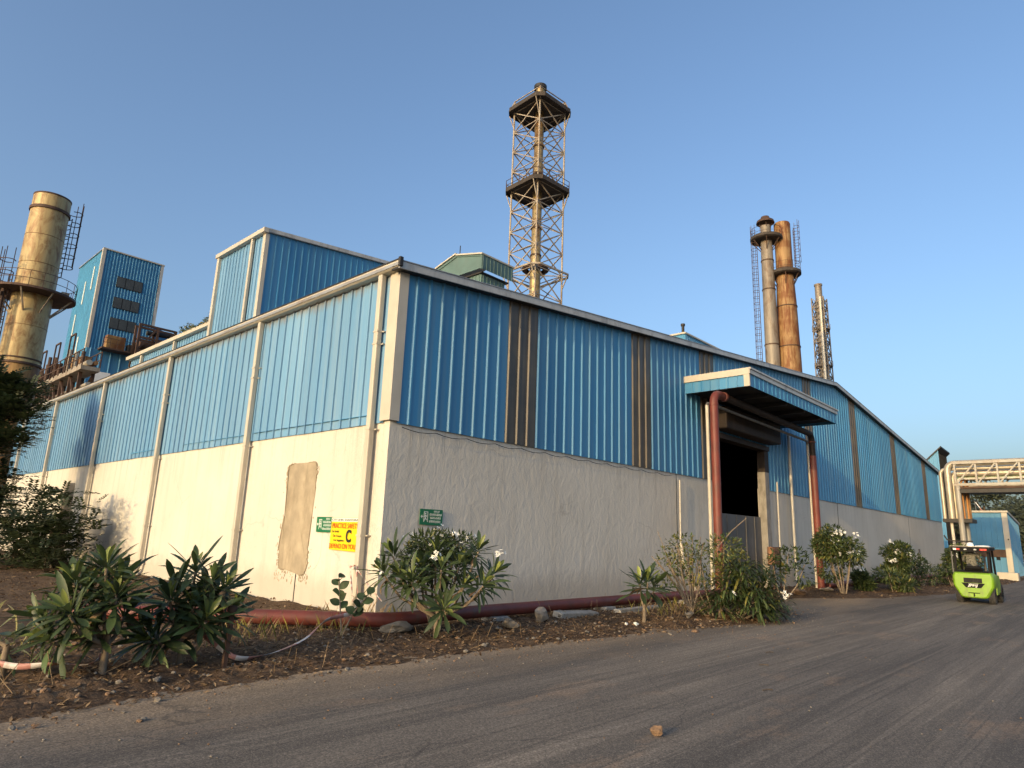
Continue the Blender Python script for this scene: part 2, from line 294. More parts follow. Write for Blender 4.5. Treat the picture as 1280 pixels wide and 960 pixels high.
# ------------------------------------------------------------------ mesh helpers
class MB:
    def __init__(s): s.v = []; s.f = []; s.mi = []
    def add(s, vs, fs, mi=0):
        o = len(s.v); s.v += [tuple(p) for p in vs]
        for f in fs: s.f.append(tuple(i+o for i in f)); s.mi.append(mi)
        return s
    def box(s, a, b, mi=0):
        (x0, y0, z0), (x1, y1, z1) = a, b
        x0, x1 = min(x0, x1), max(x0, x1); y0, y1 = min(y0, y1), max(y0, y1); z0, z1 = min(z0, z1), max(z0, z1)
        return s.add([(x0, y0, z0), (x1, y0, z0), (x1, y1, z0), (x0, y1, z0), (x0, y0, z1), (x1, y0, z1), (x1, y1, z1), (x0, y1, z1)],
                     [(0, 3, 2, 1), (4, 5, 6, 7), (0, 1, 5, 4), (1, 2, 6, 5), (2, 3, 7, 6), (3, 0, 4, 7)], mi)
    def beam(s, p0, p1, w, h=None, upv=(0, 0, 1), mi=0):
        h = h or w; p0 = Vector(p0); p1 = Vector(p1); d = (p1-p0).normalized(); u = Vector(upv)
        if abs(d.dot(u)) > 0.98: u = Vector((1, 0, 0))
        a = d.cross(u).normalized()*w/2; c = a.cross(d).normalized()*h/2
        vs = [p+q for p in (p0, p1) for q in (-a-c, a-c, a+c, -a+c)]
        return s.add(vs, [(0, 1, 2, 3), (7, 6, 5, 4), (0, 4, 5, 1), (1, 5, 6, 2), (2, 6, 7, 3), (3, 7, 4, 0)], mi)
    def tube(s, pts, r, n=8, mi=0, cap=True):
        pts = [Vector(p) for p in pts]; k = len(pts); rs = r if isinstance(r, (list, tuple)) else [r]*k
        vs = []; ref = None
        for i, p in enumerate(pts):
            d = (pts[min(i+1, k-1)]-pts[max(i-1, 0)]).normalized()
            if ref is None:
                ref = Vector((0, 0, 1)) if abs(d.z) < 0.9 else Vector((1, 0, 0))
            a = d.cross(ref)
            if a.length < 1e-4: a = d.cross(Vector((0, 1, 0)))
            a.normalize(); c = a.cross(d).normalized(); ref = c
            for j in range(n):
                t = 2*PI*j/n; vs.append(p+(a*math.cos(t)+c*math.sin(t))*rs[i])
        fs = [(i*n+j, i*n+(j+1) % n, (i+1)*n+(j+1) % n, (i+1)*n+j) for i in range(k-1) for j in range(n)]
        if cap: fs += [tuple(range(n-1, -1, -1)), tuple((k-1)*n+j for j in range(n))]
        return s.add(vs, fs, mi)
    def lathe(s, prof, n=24, c=(0, 0, 0), mi=0, cap=True):
        k = len(prof)
        vs = [(c[0]+r*math.cos(2*PI*j/n), c[1]+r*math.sin(2*PI*j/n), c[2]+z) for r, z in prof for j in range(n)]
        fs = [(i*n+j, i*n+(j+1) % n, (i+1)*n+(j+1) % n, (i+1)*n+j) for i in range(k-1) for j in range(n)]
        if cap: fs += [tuple(range(n-1, -1, -1)), tuple((k-1)*n+j for j in range(n))]
        return s.add(vs, fs, mi)
    def prism(s, poly, o, u, v, w, mi=0):
        """polygon (u,v coords) at origin o, extruded by vector w"""
        o = Vector(o); u = Vector(u); v = Vector(v); w = Vector(w); n = len(poly)
        a = [o+u*p[0]+v*p[1] for p in poly]; b = [p+w for p in a]
        return s.add(a+b, [tuple(range(n-1, -1, -1)), tuple(range(n, 2*n))]+[(i, (i+1) % n, n+(i+1) % n, n+i) for i in range(n)], mi)
    def quad(s, a, b, c, d, mi=0): return s.add([a, b, c, d], [(0, 1, 2, 3)], mi)
    def build(s, name, mats, parent=None, smooth=False, kind=None, bevel=0.0, loc=None, fix=True):
        me = bpy.data.meshes.new(name); me.from_pydata(s.v, [], s.f); me.validate()
        mats = mats if isinstance(mats, (list, tuple)) else [mats]
        for m in mats: me.materials.append(m)
        if len(mats) > 1 and len(me.polygons) == len(s.mi): me.polygons.foreach_set('material_index', s.mi)
        if fix and len(s.f) < 60000:
            bm = bmesh.new(); bm.from_mesh(me); bmesh.ops.recalc_face_normals(bm, faces=bm.faces); bm.to_mesh(me); bm.free()
        if smooth:
            me.polygons.foreach_set('use_smooth', [True]*len(me.polygons)); me.set_sharp_from_angle(angle=math.radians(42))
        o = bpy.data.objects.new(name, me); COL.objects.link(o)
        if parent is not None: o.parent = parent
        if loc is not None: o.location = loc
        if kind: o['kind'] = kind
        if bevel:
            bv = o.modifiers.new('bevel', 'BEVEL'); bv.width = bevel; bv.segments = 2; bv.limit_method = 'ANGLE'
        return o
def tag(o, label, cat, group=None):
    o['label'] = label; o['category'] = cat
    if group: o['group'] = group
    return o
def thing(name, label, cat, loc=(0, 0, 0), rz=0.0, group=None):
    o = bpy.data.objects.new(name, None); COL.objects.link(o); o.location = loc; o.rotation_euler = (0, 0, rz)
    o.empty_display_size = 0.2
    return tag(o, label, cat, group)
def copy_tree(o, parent=None):
    c = o.copy(); COL.objects.link(c)
    if parent is not None: c.parent = parent
    for ch in list(o.children): copy_tree(ch, c)
    return c
def text_obj(body, o, u, v, size, mat, parent, name='lettering', width=None, depth=0.002, bold=0.0):
    cu = bpy.data.curves.new(name, 'FONT'); cu.body = body; cu.size = size; cu.extrude = depth; cu.offset = bold
    to = bpy.data.objects.new(name, cu); COL.objects.link(to)
    bpy.context.view_layer.update()
    me = bpy.data.meshes.new_from_object(to.evaluated_get(bpy.context.evaluated_depsgraph_get()))
    COL.objects.unlink(to); bpy.data.objects.remove(to)
    u = Vector(u); v = Vector(v); n = u.cross(v); o = Vector(o)
    xs = [p.co.x for p in me.vertices]; w = (max(xs)-min(xs)) or 1; x0 = min(xs); k = (width/w) if width else 1.0
    for p in me.vertices:
        q = o+u*((p.co.x-x0)*k)+v*p.co.y+n*p.co.z; p.co = q
    me.materials.clear(); me.materials.append(mat)
    ob = bpy.data.objects.new(name, me); COL.objects.link(ob); ob.parent = parent
    return ob
def rnd(a, b): return random.uniform(a, b)
def cladding(P0, U, N, u0, u1, zb, zt, ribs, d=0.034, rb=0.027, rtw=0.022, bulge=True):
    """profiled metal sheet standing on zb, its top following zt(u): one ribbed surface with turned edge"""
    P0 = Vector(P0); U = Vector(U); N = Vector(N)
    pr = [(u0, 0.0)]
    for r in ribs:
        for du, h in ((-rb, 0), (-rtw, d), (rtw, d), (rb, 0)):
            if u0+1e-4 < r+du < u1-1e-4: pr.append((r+du, h))
    pr.append((u1, 0.0)); b = MB(); vs = []
    for u, h in pr:
        j = 0.0
        vs += [P0+U*u+N*(h+j)+Vector((0, 0, zb)), P0+U*u+N*(h+j)+Vector((0, 0, zt(u)))]
    n = len(pr)
    b.add(vs, [(2*i, 2*i+2, 2*i+3, 2*i+1) for i in range(n-1)])
    k = len(b.v); b.add([p-N*0.008 for p in vs], [(2*i+1, 2*i+3, 2*i+2, 2*i) for i in range(n-1)])
    b.f += [(2*i, k+2*i, k+2*i+2, 2*i+2) for i in range(n-1)]; b.mi += [0]*(n-1)
    return b

# ------------------------------------------------------------------ the ground
def edge_y(x):
    X = [-60, -12, -6.4, -5, -0.6, 3.1, 7.3, 9.5, 11, 13, 15, 16.5, 18.3, 25, 30, 200]
    Y = [-3.7, -3.65, -3.6, -3.35, -3.45, -3.8, -4.5, -4.2, -3.5, -2.4, -2.2, -3.0, -3.9, -5.0, -5.0, -5.0]
    return float(np.interp(x, X, Y))
MB().quad((-1500, -1500, -0.03), (3000, -1500, -0.03), (3000, 3000, -0.03), (-1500, 3000, -0.03)).build('ground', M['dirt'], kind='structure')
MB().quad((-80, -26, 0), (200, -26, 0), (200, -0.9, 0), (-80, -0.9, 0)).build('road', M['road'], kind='structure')
def verge_h(x, y):
    e = edge_y(x)+0.16*noise.noise((x*1.1, 2.3, 0))+0.07*noise.noise((x*5, 7.1, 0))
    t = y-e
    k = max(-1.0, min(1.0, t/0.55))
    h = 0.045*k if k > 0 else 0.06*k
    amp = max(0.0, min(1.0, (t+0.05)/0.5))
    h += amp*(0.05*noise.noise((x*0.9, y*0.9, 1))+0.045*noise.noise((x*3.1, y*3.1, 4))+0.034*noise.noise((x*8, y*8, 9))+0.02*noise.noise((x*21, y*21, 3)))
    if x < 0 and y > -2: h += 0.05*min(1, (y+2)/3)
    return h
def verge_grid(name, x0, x1, y0, y1, st):
    nx = int((x1-x0)/st)+1; ny = int((y1-y0)/st)+1; b = MB()
    vs = [(x0+i*(x1-x0)/(nx-1), y0+j*(y1-y0)/(ny-1)) for j in range(ny) for i in range(nx)]
    b.v = [(x, y, verge_h(x, y)) for x, y in vs]
    b.f = [(j*nx+i, j*nx+i+1, (j+1)*nx+i+1, (j+1)*nx+i) for j in range(ny-1) for i in range(nx-1)]; b.mi = [0]*len(b.f)
    return b.build(name, M['soil'], kind='structure', smooth=False, fix=False)
for p in (verge_grid('verge', -9.5, 12.0, -5.2, 0.12, 0.055), verge_grid('verge', 12.0, 52, -5.9, 0.12, 0.14), verge_grid('verge', -40, -9.5, -4.6, 0.12, 0.2), verge_grid('verge', -24, 0.1, 0.12, 70, 0.22)):
    p.data.polygons.foreach_set('use_smooth', [True]*len(p.data.polygons))
# dry litter and clods over the verge: nobody could count it
def litter(n, xr, yr, mats, name, size):
    b = MB()
    for _ in range(n):
        x = rnd(*xr); y = rnd(*yr)
        if y < edge_y(x)-0.05-abs(random.gauss(0, 0.12)): continue
        if x > 0 and y > -0.02: continue
        z = verge_h(x, y); s = rnd(*size); a = rnd(0, 2*PI); t = rnd(-0.5, 0.7)
        d = Vector((math.cos(a), math.sin(a), t)).normalized(); q = Vector((-math.sin(a), math.cos(a), rnd(-0.5, 0.5)))
        c = Vector((x, y, max(z, 0.0)+0.012)); w = s*rnd(0.3, 0.5); cv = Vector((0, 0, s*rnd(0, 0.35)))
        b.add([c-d*s, c-q*w+cv*0.6, c+q*w+cv, c+d*s+cv*0.3], [(0, 1, 3), (0, 3, 2)], 0 if random.random() < 0.42 else 1)
    return b.build(name, mats, kind='stuff', fix=False)
litter(15000, (-9, 11), (-4.8, 0.0), [M['dry1'], M['dry2']], 'dry_leaves', (0.018, 0.05))
litter(2500, (14, 45), (-5.6, 0.0), [M['dry1'], M['dry2']], 'dry_leaves', (0.03, 0.08))
litter(5000, (-10, 0), (0.0, 24.0), [M['dry1'], M['dry2']], 'dry_leaves', (0.03, 0.07))
ICO = bmesh.new(); bmesh.ops.create_icosphere(ICO, subdivisions=1, radius=1.0)
ICOV = [v.co.copy() for v in ICO.verts]; ICOF = [tuple(v.index for v in f.verts) for f in ICO.faces]; ICO.free()
ICO = bmesh.new(); bmesh.ops.create_icosphere(ICO, subdivisions=3, radius=1.0)
ICO3V = [v.co.copy() for v in ICO.verts]; ICO3F = [tuple(v.index for v in f.verts) for f in ICO.faces]; ICO.free()
b = MB()
for _ in range(1500):
    x = rnd(-9, 12); y = rnd(-4.9, -0.1)
    if y < edge_y(x)-abs(random.gauss(0, 0.35)): continue
    s = rnd(0.006, 0.034)*rnd(0.5, 1.4); sd = rnd(0, 99); z = max(verge_h(x, y), 0)
    b.add([(x+v.x*s*rnd(0.7, 1.3), y+v.y*s*rnd(0.7, 1.3), z+s*0.3+v.z*s*0.7) for v in ICOV], ICOF, random.randint(0, 1))
b.build('soil_clods', [M['stone'], M['brownstone']], kind='stuff', fix=False)
def rock(name, label, x, y, s, mat, sq=(1, 1, 0.7), z=None, sink=0.25):
    sd = rnd(0, 50); b = MB(); vs = []
    cuts = [(Vector((rnd(-1, 1), rnd(-1, 1), rnd(-0.6, 1))).normalized(), rnd(0.45, 0.8)) for _ in range(9)]
    for v in ICO3V:
        v = v.copy()
        for cn, cd in cuts:
            e = v.dot(cn)-cd
            if e > 0: v -= cn*e*0.92
        k = 1+0.28*noise.noise(v*1.3+Vector((sd, 0, 0)))+0.10*noise.noise(v*4+Vector((0, sd, 0)))+0.04*noise.noise(v*10+Vector((0, sd, 0)))
        vs.append((v.x*k*s*sq[0], v.y*k*s*sq[1], v.z*k*s*sq[2]+s*sq[2]*(1-sink)))
    b.add(vs, ICO3F)
    o = b.build(name, mat, smooth=False, fix=False, loc=(x, y, max(0, verge_h(x, y)) if z is None else z))
    o.rotation_euler = (0, 0, sd)
    return tag(o, label, 'stone')
rock('stone', 'small brown stone lying alone on the open asphalt road', -2.375, -7.4, 0.056, M['brownstone'], (1, 1, 0.95), 0.0, 0.05)
rock('stone', 'dark grey boulder leaning against the red pipe right of the flowering plumeria', 2.55, -1.95, 0.17, M['stone'], (1.2, 0.8, 1.0))
rock('stone', 'rounded tan boulder on the soil in front of the flowering plumeria', 1.3, -2.25, 0.15, M['stone'], (1.4, 0.9, 0.7))
rock('stone', 'broad pale boulder under the pipe bend at the building corner', -0.75, -1.55, 0.20, M['stone'], (1.5, 0.9, 0.55))
rock('stone', 'low grey slab of stone under the red pipe left of the small plumeria', 3.4, -1.75, 0.17, M['stone'], (1.8, 0.8, 0.45))
rock('stone', 'small tan clod on the soil between the two left plumerias and the bare post', -4.0, -1.75, 0.07, M['brownstone'], (1, 0.8, 1.2))
rock('stone', 'lump of grey rubble beside the foot of the bushy shrub by the road', 6.1, -3.2, 0.11, M['stone'], (1.3, 0.9, 0.7))
rock('stone', 'flat tan chip of rubble at the road edge before the small plumeria', 4.3, -4.3, 0.07, M['brownstone'], (1.6, 1, 0.4))
rock('stone', 'grey rubble stone by the doorway at the foot of the right red post', 18.9, -2.0, 0.2, M['stone'], (1.6, 1, 0.5))
rock('stone', 'ochre rubble heap stone in front of the doorway', 16.3, -1.9, 0.26, M['brownstone'], (1.8, 1, 0.45))
rock('stone', 'small white scrap of rubble on the verge before the small plumeria', 3.75, -3.1, 0.05, M['white'], (1.3, 0.8, 0.6))

b = MB()
for _ in range(900):
    x = rnd(-8, 16); y = edge_y(x)-abs(random.gauss(0.05, 0.9))
    if random.random() < 0.25: y = rnd(-10, -4)
    s = rnd(0.004, 0.013); b.add([(x+v.x*s*rnd(0.7, 1.3), y+v.y*s*rnd(0.7, 1.3), 0.002+s*0.4+v.z*s*0.6) for v in ICOV], ICOF, random.randint(0, 1))
b.build('road_grit', [M['stone'], M['brownstone']], kind='stuff', fix=False)

# ------------------------------------------------------------------ the factory shed
HB = 3.847; HE = 7.03; SL = 0.10178; XR = 27.874; XEND = 51.6; YEND = 33.4
def roof_z(x): return HE+SL*x if x <= XR else HE+SL*XR-SL*(x-XR)
shed = thing('factory_shed', 'long blue and white factory shed with gabled roof and roller door under a canopy', 'factory')
DX0, DX1, DZ = 14.36, 18.45, 5.42
MB().box((0, 0, -0.3), (DX0-0.0, 0.25, HB)).build('plaster_wall', M['plaster'], shed)
MB().box((DX1, 0, -0.3), (XEND, 0.25, HB)).build('plaster_wall', M['plaster'], shed)
MB().box((0, 0.25, -0.3), (0.25, YEND, HB)).build('plaster_wall', M['plaster'], shed)
b = MB(); b.box((XEND-0.25, 0.25, -0.3), (XEND, YEND, roof_z(XEND)+0.05)); b.prism([(0.25, -0.3), (XEND-0.25, -0.3), (XEND-0.25, roof_z(XEND)+0.05), (XR, roof_z(XR)+0.05), (0.25, HE+0.06)], (0, YEND-0.25, 0), (1, 0, 0), (0, 0, 1), (0, 0.25, 0))
b.build('rear_wall', M['interior'], shed)
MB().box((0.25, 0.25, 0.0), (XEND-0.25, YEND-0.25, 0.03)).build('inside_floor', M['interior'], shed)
# thin expansion joints / seams on the plaster
for x, w in ((11.45, 0.03), (27.4, 0.05), (41.4, 0.03)):
    MB().box((x-w/2, -0.006, 0.15), (x+w/2, 0.05, HB-0.03)).build('wall_joint', M['dark'], shed)
MB().box((-0.008, 2.97, 0.05), (0.02, 3.0, 0.75)).build('wall_joint', M['dark'], shed)
# cement patch with ragged rim
def ragged(y0, y1, z0, z1, amp, n=26):
    P = []
    for i in range(n): t = i/n; P.append((y0+(y1-y0)*t, z0+rnd(-amp, amp)))
    for i in range(n*2): t = i/(n*2); P.append((y1+rnd(-amp, amp)*0.6, z0+(z1-z0)*t))
    for i in range(n): t = i/n; P.append((y1+(y0-y1)*t, z1+rnd(-amp, amp)))
    for i in range(n*2): t = i/(n*2); P.append((y0+rnd(-amp, amp)*0.6, z1+(z0-z1)*t))
    return P
def wob(P): return [(y+0.07*noise.noise((y*1.7, z*1.3, 5.0))+0.04*noise.noise((y*5, z*5, 1.0)), z+0.08*noise.noise((y*1.6, z*1.6, 9.0))) for y, z in P]
def sq(c): return math.copysign(abs(c)**0.2, c)
RG = wob([(3.175+0.63*sq(math.cos(a))*(1+rnd(-0.07, 0.05)), 1.92+1.2*sq(math.sin(a))*(1+rnd(-0.012, 0.012))) for a in np.linspace(0, 2*PI, 170, endpoint=False)])
rim = MB()
for i in range(len(RG)):
    if random.random() < 0.78:
        p, q = RG[i], RG[(i+1) % len(RG)]; rim.beam((-0.012, p[0], p[1]), (-0.012, q[0], q[1]), rnd(0.012, 0.028), rnd(0.010, 0.03))
rim.build('patch_rim', M['patch'], shed, kind='stuff')
pt = MB().prism(RG, (-0.012, 0, 0), (0, 1, 0), (0, 0, 1), (0.03, 0, 0)).build('cement_patch', M['patch'], shed)
pt['label'] = 'tall raw cement repair patch'
b = MB()
for _ in range(110):
    y = rnd(2.5, 3.85); z = 0.70-abs(random.gauss(0, 0.13)); 
    if random.random() < 0.45: y = random.choice((2.5, 3.86))+random.gauss(0, 0.05); z = rnd(0.5, 3.1)
    s = rnd(0.008, 0.026); b.add([(-0.002+v.x*0.006, y+v.y*s, z+v.z*s*1.6) for v in ICOV], ICOF)
b.build('cement_splashes', M['patch'], shed, kind='stuff', fix=False)

PIT = 0.366667; A0 = 0.056
def rib_list(n0, n1): return [A0+PIT*n for n in range(n0, n1+1)]
segs = []
trans = [(9, 12), (24, 27), (36, 39), (64, 67), (83, 86), (105, 108), (127, 130)]
n = 0
while n < 140:
    nxt = min([t[0] for t in trans if t[0] > n]+[140]); hit = [t for t in trans if t[0] == n]
    if hit: segs.append((n, hit[0][1], True)); n = hit[0][1]; continue
    k = min(n+3, nxt); 
    if nxt-k == 1: k = nxt
    segs.append((n, k, False)); n = k
NB = (0, -1, 0)
for (n0, n1, tr) in segs:
    u0 = A0+PIT*n0-0.05; u1 = A0+PIT*n1-0.05
    if n0 == 0: u0 = 0.14
    if n1 >= 140: u1 = XEND
    zb = 3.805
    pieces = [(u0, u1, zb)]
    if u1 > DX0 and u0 < DX1:
        pieces = []
        if u0 < DX0: pieces.append((u0, DX0, zb))
        pieces.append((max(u0, DX0), min(u1, DX1), DZ))
        if u1 > DX1: pieces.append((DX1, u1, zb))
    for (a, c, z0) in pieces:
        if c-a < 0.02: continue
        off = -0.030-rnd(0, 0.004)
        o = cladding((0, off, 0), (1, 0, 0), NB, a, c, z0-rnd(0, 0.008), lambda u: roof_z(u)-0.02, rib_list(n0, n1), 0.040, 0.044, 0.020).build(
            'translucent_sheet' if tr else 'cladding_sheet', M['brown_sheet'] if tr else M['blue'], shed, fix=False)
# left wall sheets
y = 0.2; k = 0
while y < YEND-0.05:
    y1 = min(y+PIT*3, YEND)
    ribs = [y+0.05+PIT*i for i in range(0, 4)]
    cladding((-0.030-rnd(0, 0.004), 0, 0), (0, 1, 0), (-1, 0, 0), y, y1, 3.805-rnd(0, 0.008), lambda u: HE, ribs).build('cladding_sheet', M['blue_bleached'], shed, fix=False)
    y = y1; k += 1
for (ya, yb) in ((0.62, 5.7), (6.1, 10.2), (12.3, 14.6)):   # a crease where a repair strip laps the sheets' foot
    MB().prism([(ya, 3.985), (yb, 3.99+rnd(-0.02, 0.02)), (yb, 4.002), (ya, 3.998)], (-0.07, 0, 0), (0, 1, 0), (0, 0, 1), (0.04, 0, 0)).build('lap_strip', M['blue'], shed)
# corner trim, two faces
b = MB(); b.prism([(-0.075, -0.075), (0.165, -0.075), (0.165, -0.04), (-0.04, -0.04), (-0.04, 0.26), (-0.075, 0.26)], (0, 0, 3.835), (1, 0, 0), (0, 1, 0), (0, 0, HE-3.845))
b.build('corner_trim', M['cream'], shed)
# gutter along the left eave
b = MB()
gp = [(0.0, 7.0), (-0.20, 7.0), (-0.24, 7.025), (-0.24, 7.165), (-0.215, 7.165), (-0.215, 7.05), (0.0, 7.05)]
b.prism(gp, (0, -0.26, 0), (1, 0, 0), (0, 0, 1), (0, YEND+0.5, 0)); gut = b.build('gutter', M['cream'], shed)
MB().prism([(-0.252, 7.148), (-0.21, 7.148), (-0.21, 7.18), (-0.252, 7.18)], (0, -0.262, 0), (1, 0, 0), (0, 0, 1), (0, YEND+0.5, 0)).build('gutter_lip', M['dark'], gut)
MB().box((-0.28, -0.31, 6.99), (-0.2, -0.24, 7.19)).build('gutter_end', M['dark'], gut)
# verge flashing (barge) along the gable, both slopes
def slope_box(x0, x1, y0, y1, dz0, dz1, name, mat, parent=None, mi=0):
    b = MB(); z0, z1 = roof_z(x0), roof_z(x1)
    b.add([(x0, y0, z0+dz0), (x1, y0, z1+dz0), (x1, y1, z1+dz0), (x0, y1, z0+dz0), (x0, y0, z0+dz1), (x1, y0, z1+dz1), (x1, y1, z1+dz1), (x0, y1, z0+dz1)],
          [(0, 3, 2, 1), (4, 5, 6, 7), (0, 1, 5, 4), (1, 2, 6, 5), (2, 3, 7, 6), (3, 0, 4, 7)])
    return b.build(name, mat, parent or shed)
for (x0, x1) in ((-0.26, XR), (XR, XEND+0.3)):
    xs = np.linspace(x0, x1, 6)
    for i in range(5):
        slope_box(float(xs[i])+0.004, float(xs[i+1])-0.004, -0.27, -0.235, -0.055, 0.105, 'barge_board', M['grey_trim'])
    slope_box(x0, x1, -0.285, -0.22, 0.108, 0.130, 'barge_cap', M['roof'])
    slope_box(x0, x1, -0.233, -0.001, -0.055, -0.015, 'verge_soffit', M['dark'])
    slope_box(x0, x1, -0.215, YEND+0.2, 0.03, 0.10, 'roof', M['roof'])
# downpipes on the left wall
def downpipe(y):
    b = MB()
    b.box((-0.20, -0.07, 0.42), (-0.075, 0.07, 6.998))
    d = b.build('downpipe', M['cream'], shed, bevel=0.02, loc=(0, y, 0))
    for z in (1.55, 3.65, 5.45, 5.72):
        q = MB(); q.box((-0.209, -0.079, z), (-0.068, 0.079, z+0.035)); q.box((-0.09, -0.14, z+0.005), (-0.0, -0.079, z+0.03)); q.build('pipe_bracket', M['cream'], d)
    q = MB(); q.tube([(-0.16, 0.02, 0.44), (-0.17, 0.06, 0.28), (-0.19, 0.22, 0.16), (-0.2, 0.42, 0.12)], 0.066, 10); q.build('pipe_elbow', M['cream'], d, smooth=True)
    return d
dp = downpipe(0.47)
for yy in (5.84, 11.95, 18.55, 25.37, 31.2):
    c = copy_tree(dp, shed); c.location = (0, yy, 0)
# door: hood, lintel, jambs, inner gate
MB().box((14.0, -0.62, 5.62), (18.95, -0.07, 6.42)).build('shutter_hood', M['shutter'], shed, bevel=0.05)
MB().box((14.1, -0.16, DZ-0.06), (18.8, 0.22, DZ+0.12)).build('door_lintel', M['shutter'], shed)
MB().box((DX1-0.02, -0.09, 0.0), (18.82, 0.22, 4.5)).build('door_jamb', M['concrete'], shed)
MB().box((DX1-0.01, -0.10, 4.504), (18.82, 0.21, DZ-0.065)).build('door_jamb', M['shutter'], shed)
MB().box((DX0-0.3, -0.09, 0.0), (DX0+0.02, 0.22, 5.35)).build('door_jamb', M['cream'], shed)
g = MB(); g.box((DX0+0.06, 0.16, 0.08), (DX1-0.06, 0.20, 2.72)); gate = g.build('gate_leaf', M['gate'], shed)
for x in (14.6, 15.4, 16.2, 17.0, 17.8):
    MB().box((x-0.03, 0.135, 0.1), (x+0.03, 0.158, 2.7)).build('gate_stile', M['gate'], gate)
# canopy over the door: fascia sheets, trim, soffit
CX0, CX1, CD = 12.1, 20.5, 2.29
can = MB().box((CX0+0.06, -CD+0.06, 6.66), (CX1-0.06, -0.03, 6.72)).build('canopy', M['interior'], shed)  # underside coloured near-black, the shade below the canopy put into its colour
MB().box((CX0+0.03, -CD+0.03, 6.985), (CX1-0.03, -0.03, 7.03)).build('canopy_roof', M['roof'], can)
for i in range(7):
    y0 = -CD+0.06+i*(CD-0.1)/7
    cladding((CX0-0.0, 0, 0), (0, 1, 0), (-1, 0, 0), y0, y0+(CD-0.1)/7, 6.56, lambda u: 6.97, [y0+0.02], 0.02, 0.03, 0.012).build('fascia_sheet', M['blue'], can, fix=False)
for i in range(8):
    x0 = CX0+0.02+i*(CX1-CX0-0.04)/8
    cladding((0, -CD, 0), (1, 0, 0), (0, -1, 0), x0, x0+(CX1-CX0-0.04)/8, 6.56, lambda u: 6.97, [x0+0.03+0.36*k for k in range(3)], 0.02, 0.03, 0.012).build('fascia_sheet', M['blue'], can, fix=False)
MB().box((CX0-0.05, -CD-0.02, 6.93), (CX0-0.012, 0.0-0.03, 7.15)).build('canopy_trim', M['cream'], can)
MB().box((CX0-0.045, -CD-0.03, 6.55), (CX0+0.02, -CD+0.16, 6.928)).build('canopy_trim', M['cream'], can)
MB().box((CX0-0.05, -CD-0.055, 6.95), (CX1+0.06, -CD-0.022, 7.09)).build('canopy_trim', M['grey_trim'], can)
MB().box((CX0-0.06, -CD-0.09, 7.093), (CX1+0.12, -CD-0.02, 7.15)).build('canopy_trim', M['grey_trim'], can)
MB().box((CX1-0.02, -CD-0.02, 6.56), (CX1+0.03, -0.03, 7.08)).build('canopy_end', M['blue'], can)
MB().box((CX0+0.03, -CD+0.03, 6.56), (CX0+0.055, -0.04, 6.655)).build('canopy_rim', M['cream'], can)
for x in (13.8, 15.5, 17.2, 18.9):
    MB().beam((x, -CD+0.1, 6.58), (x, -0.05, 6.58), 0.08, 0.14).build('canopy_rafter', M['dark'], can)
b = MB(); xs = [0.25+0.9*i for i in range(13)]
for i in range(12):
    for k in range(4):
        t0, t1 = k/4, (k+1)/4; f = lambda t: (xs[i]+0.9*t, -0.085, 3.72-0.05*math.sin(PI*t)+0.0)
        b.beam(f(t0), f(t1), 0.012)
cb = b.build('loose_cable', M['black'], shed)
# little plate low on the far plaster
MB().box((43.3, -0.02, 1.0), (43.75, 0.05, 1.75)).build('wall_vent', M['stone'], shed)

# ------------------------------------------------------------------ signs on the walls
def exit_sign(o, u, label):
    o = Vector(o); u = Vector(u); v = Vector((0, 0, 1)); n = u.cross(v)
    s = thing('exit_sign', label, 'sign', o)
    MB().prism([(0, 0), (0.61, 0), (0.61, 0.32), (0, 0.32)], (0, 0, 0), u, v, n*0.012).build('sign_board', M['green_sign'], s)
    b = MB(); h = n*0.004; z = n*0.0125
    def rc(x, y, w, hh): b.prism([(x, y), (x+w, y), (x+w, y+hh), (x, y+hh)], z, u, v, h)
    # arrow, doorway, running figure
    b.prism([(0.02, 0.165), (0.055, 0.20), (0.055, 0.175), (0.085, 0.175), (0.085, 0.155), (0.055, 0.155), (0.055, 0.13)], z, u, v, h)
    rc(0.10, 0.06, 0.014, 0.21); rc(0.196, 0.06, 0.014, 0.21); rc(0.114, 0.256, 0.082, 0.014)
    b.prism([(0.145+0.018*math.cos(t*PI/4), 0.225+0.018*math.sin(t*PI/4)) for t in range(8)], z, u, v, h)
    b.prism([(0.13, 0.20), (0.165, 0.20), (0.185, 0.165), (0.176, 0.16), (0.16, 0.18), (0.158, 0.14), (0.188, 0.10), (0.176, 0.092), (0.146, 0.125), (0.125, 0.085), (0.112, 0.09), (0.135, 0.145), (0.135, 0.175), (0.12, 0.155), (0.112, 0.16)], z, u, v, h)
    b.build('exit_pictogram', M['sign_white'], s)
    # worn lettering: rows of small strokes, too faded to read
    b = MB()
    for (x, y, ww, hh) in ((0.37, 0.258, 0.15, 0.032), (0.26, 0.188, 0.31, 0.042), (0.28, 0.122, 0.27, 0.036), (0.25, 0.05, 0.30, 0.040)):
        xx = x
        while xx < x+ww:
            w = rnd(0.012, 0.026); b.prism([(xx, y), (xx+w*0.6, y), (xx+w*0.6, y+hh*rnd(0.7, 1)), (xx, y+hh)], z, u, v, h)
            if random.random() < 0.75: b.prism([(xx, y+hh), (xx+w*1.2, y+hh), (xx+w*1.2, y+hh+0.006), (xx, y+hh+0.006)], z, u, v, h)
            xx += w+0.008
    b.build('lettering', M['sign_white'], s)
    return s
exit_sign((0.90, -0.022, 1.82), (1, 0, 0), 'green exit sign on the shaded grey wall above the flowering plumeria')
exit_sign((-0.022, 2.29, 1.60), (0, -1, 0), 'green exit sign half hidden behind the yellow banner on the sunlit wall')
bn = thing('safety_banner', 'yellow safety banner with red lettering beside the corner downpipe', 'banner', (-0.045, 1.68, 1.26))
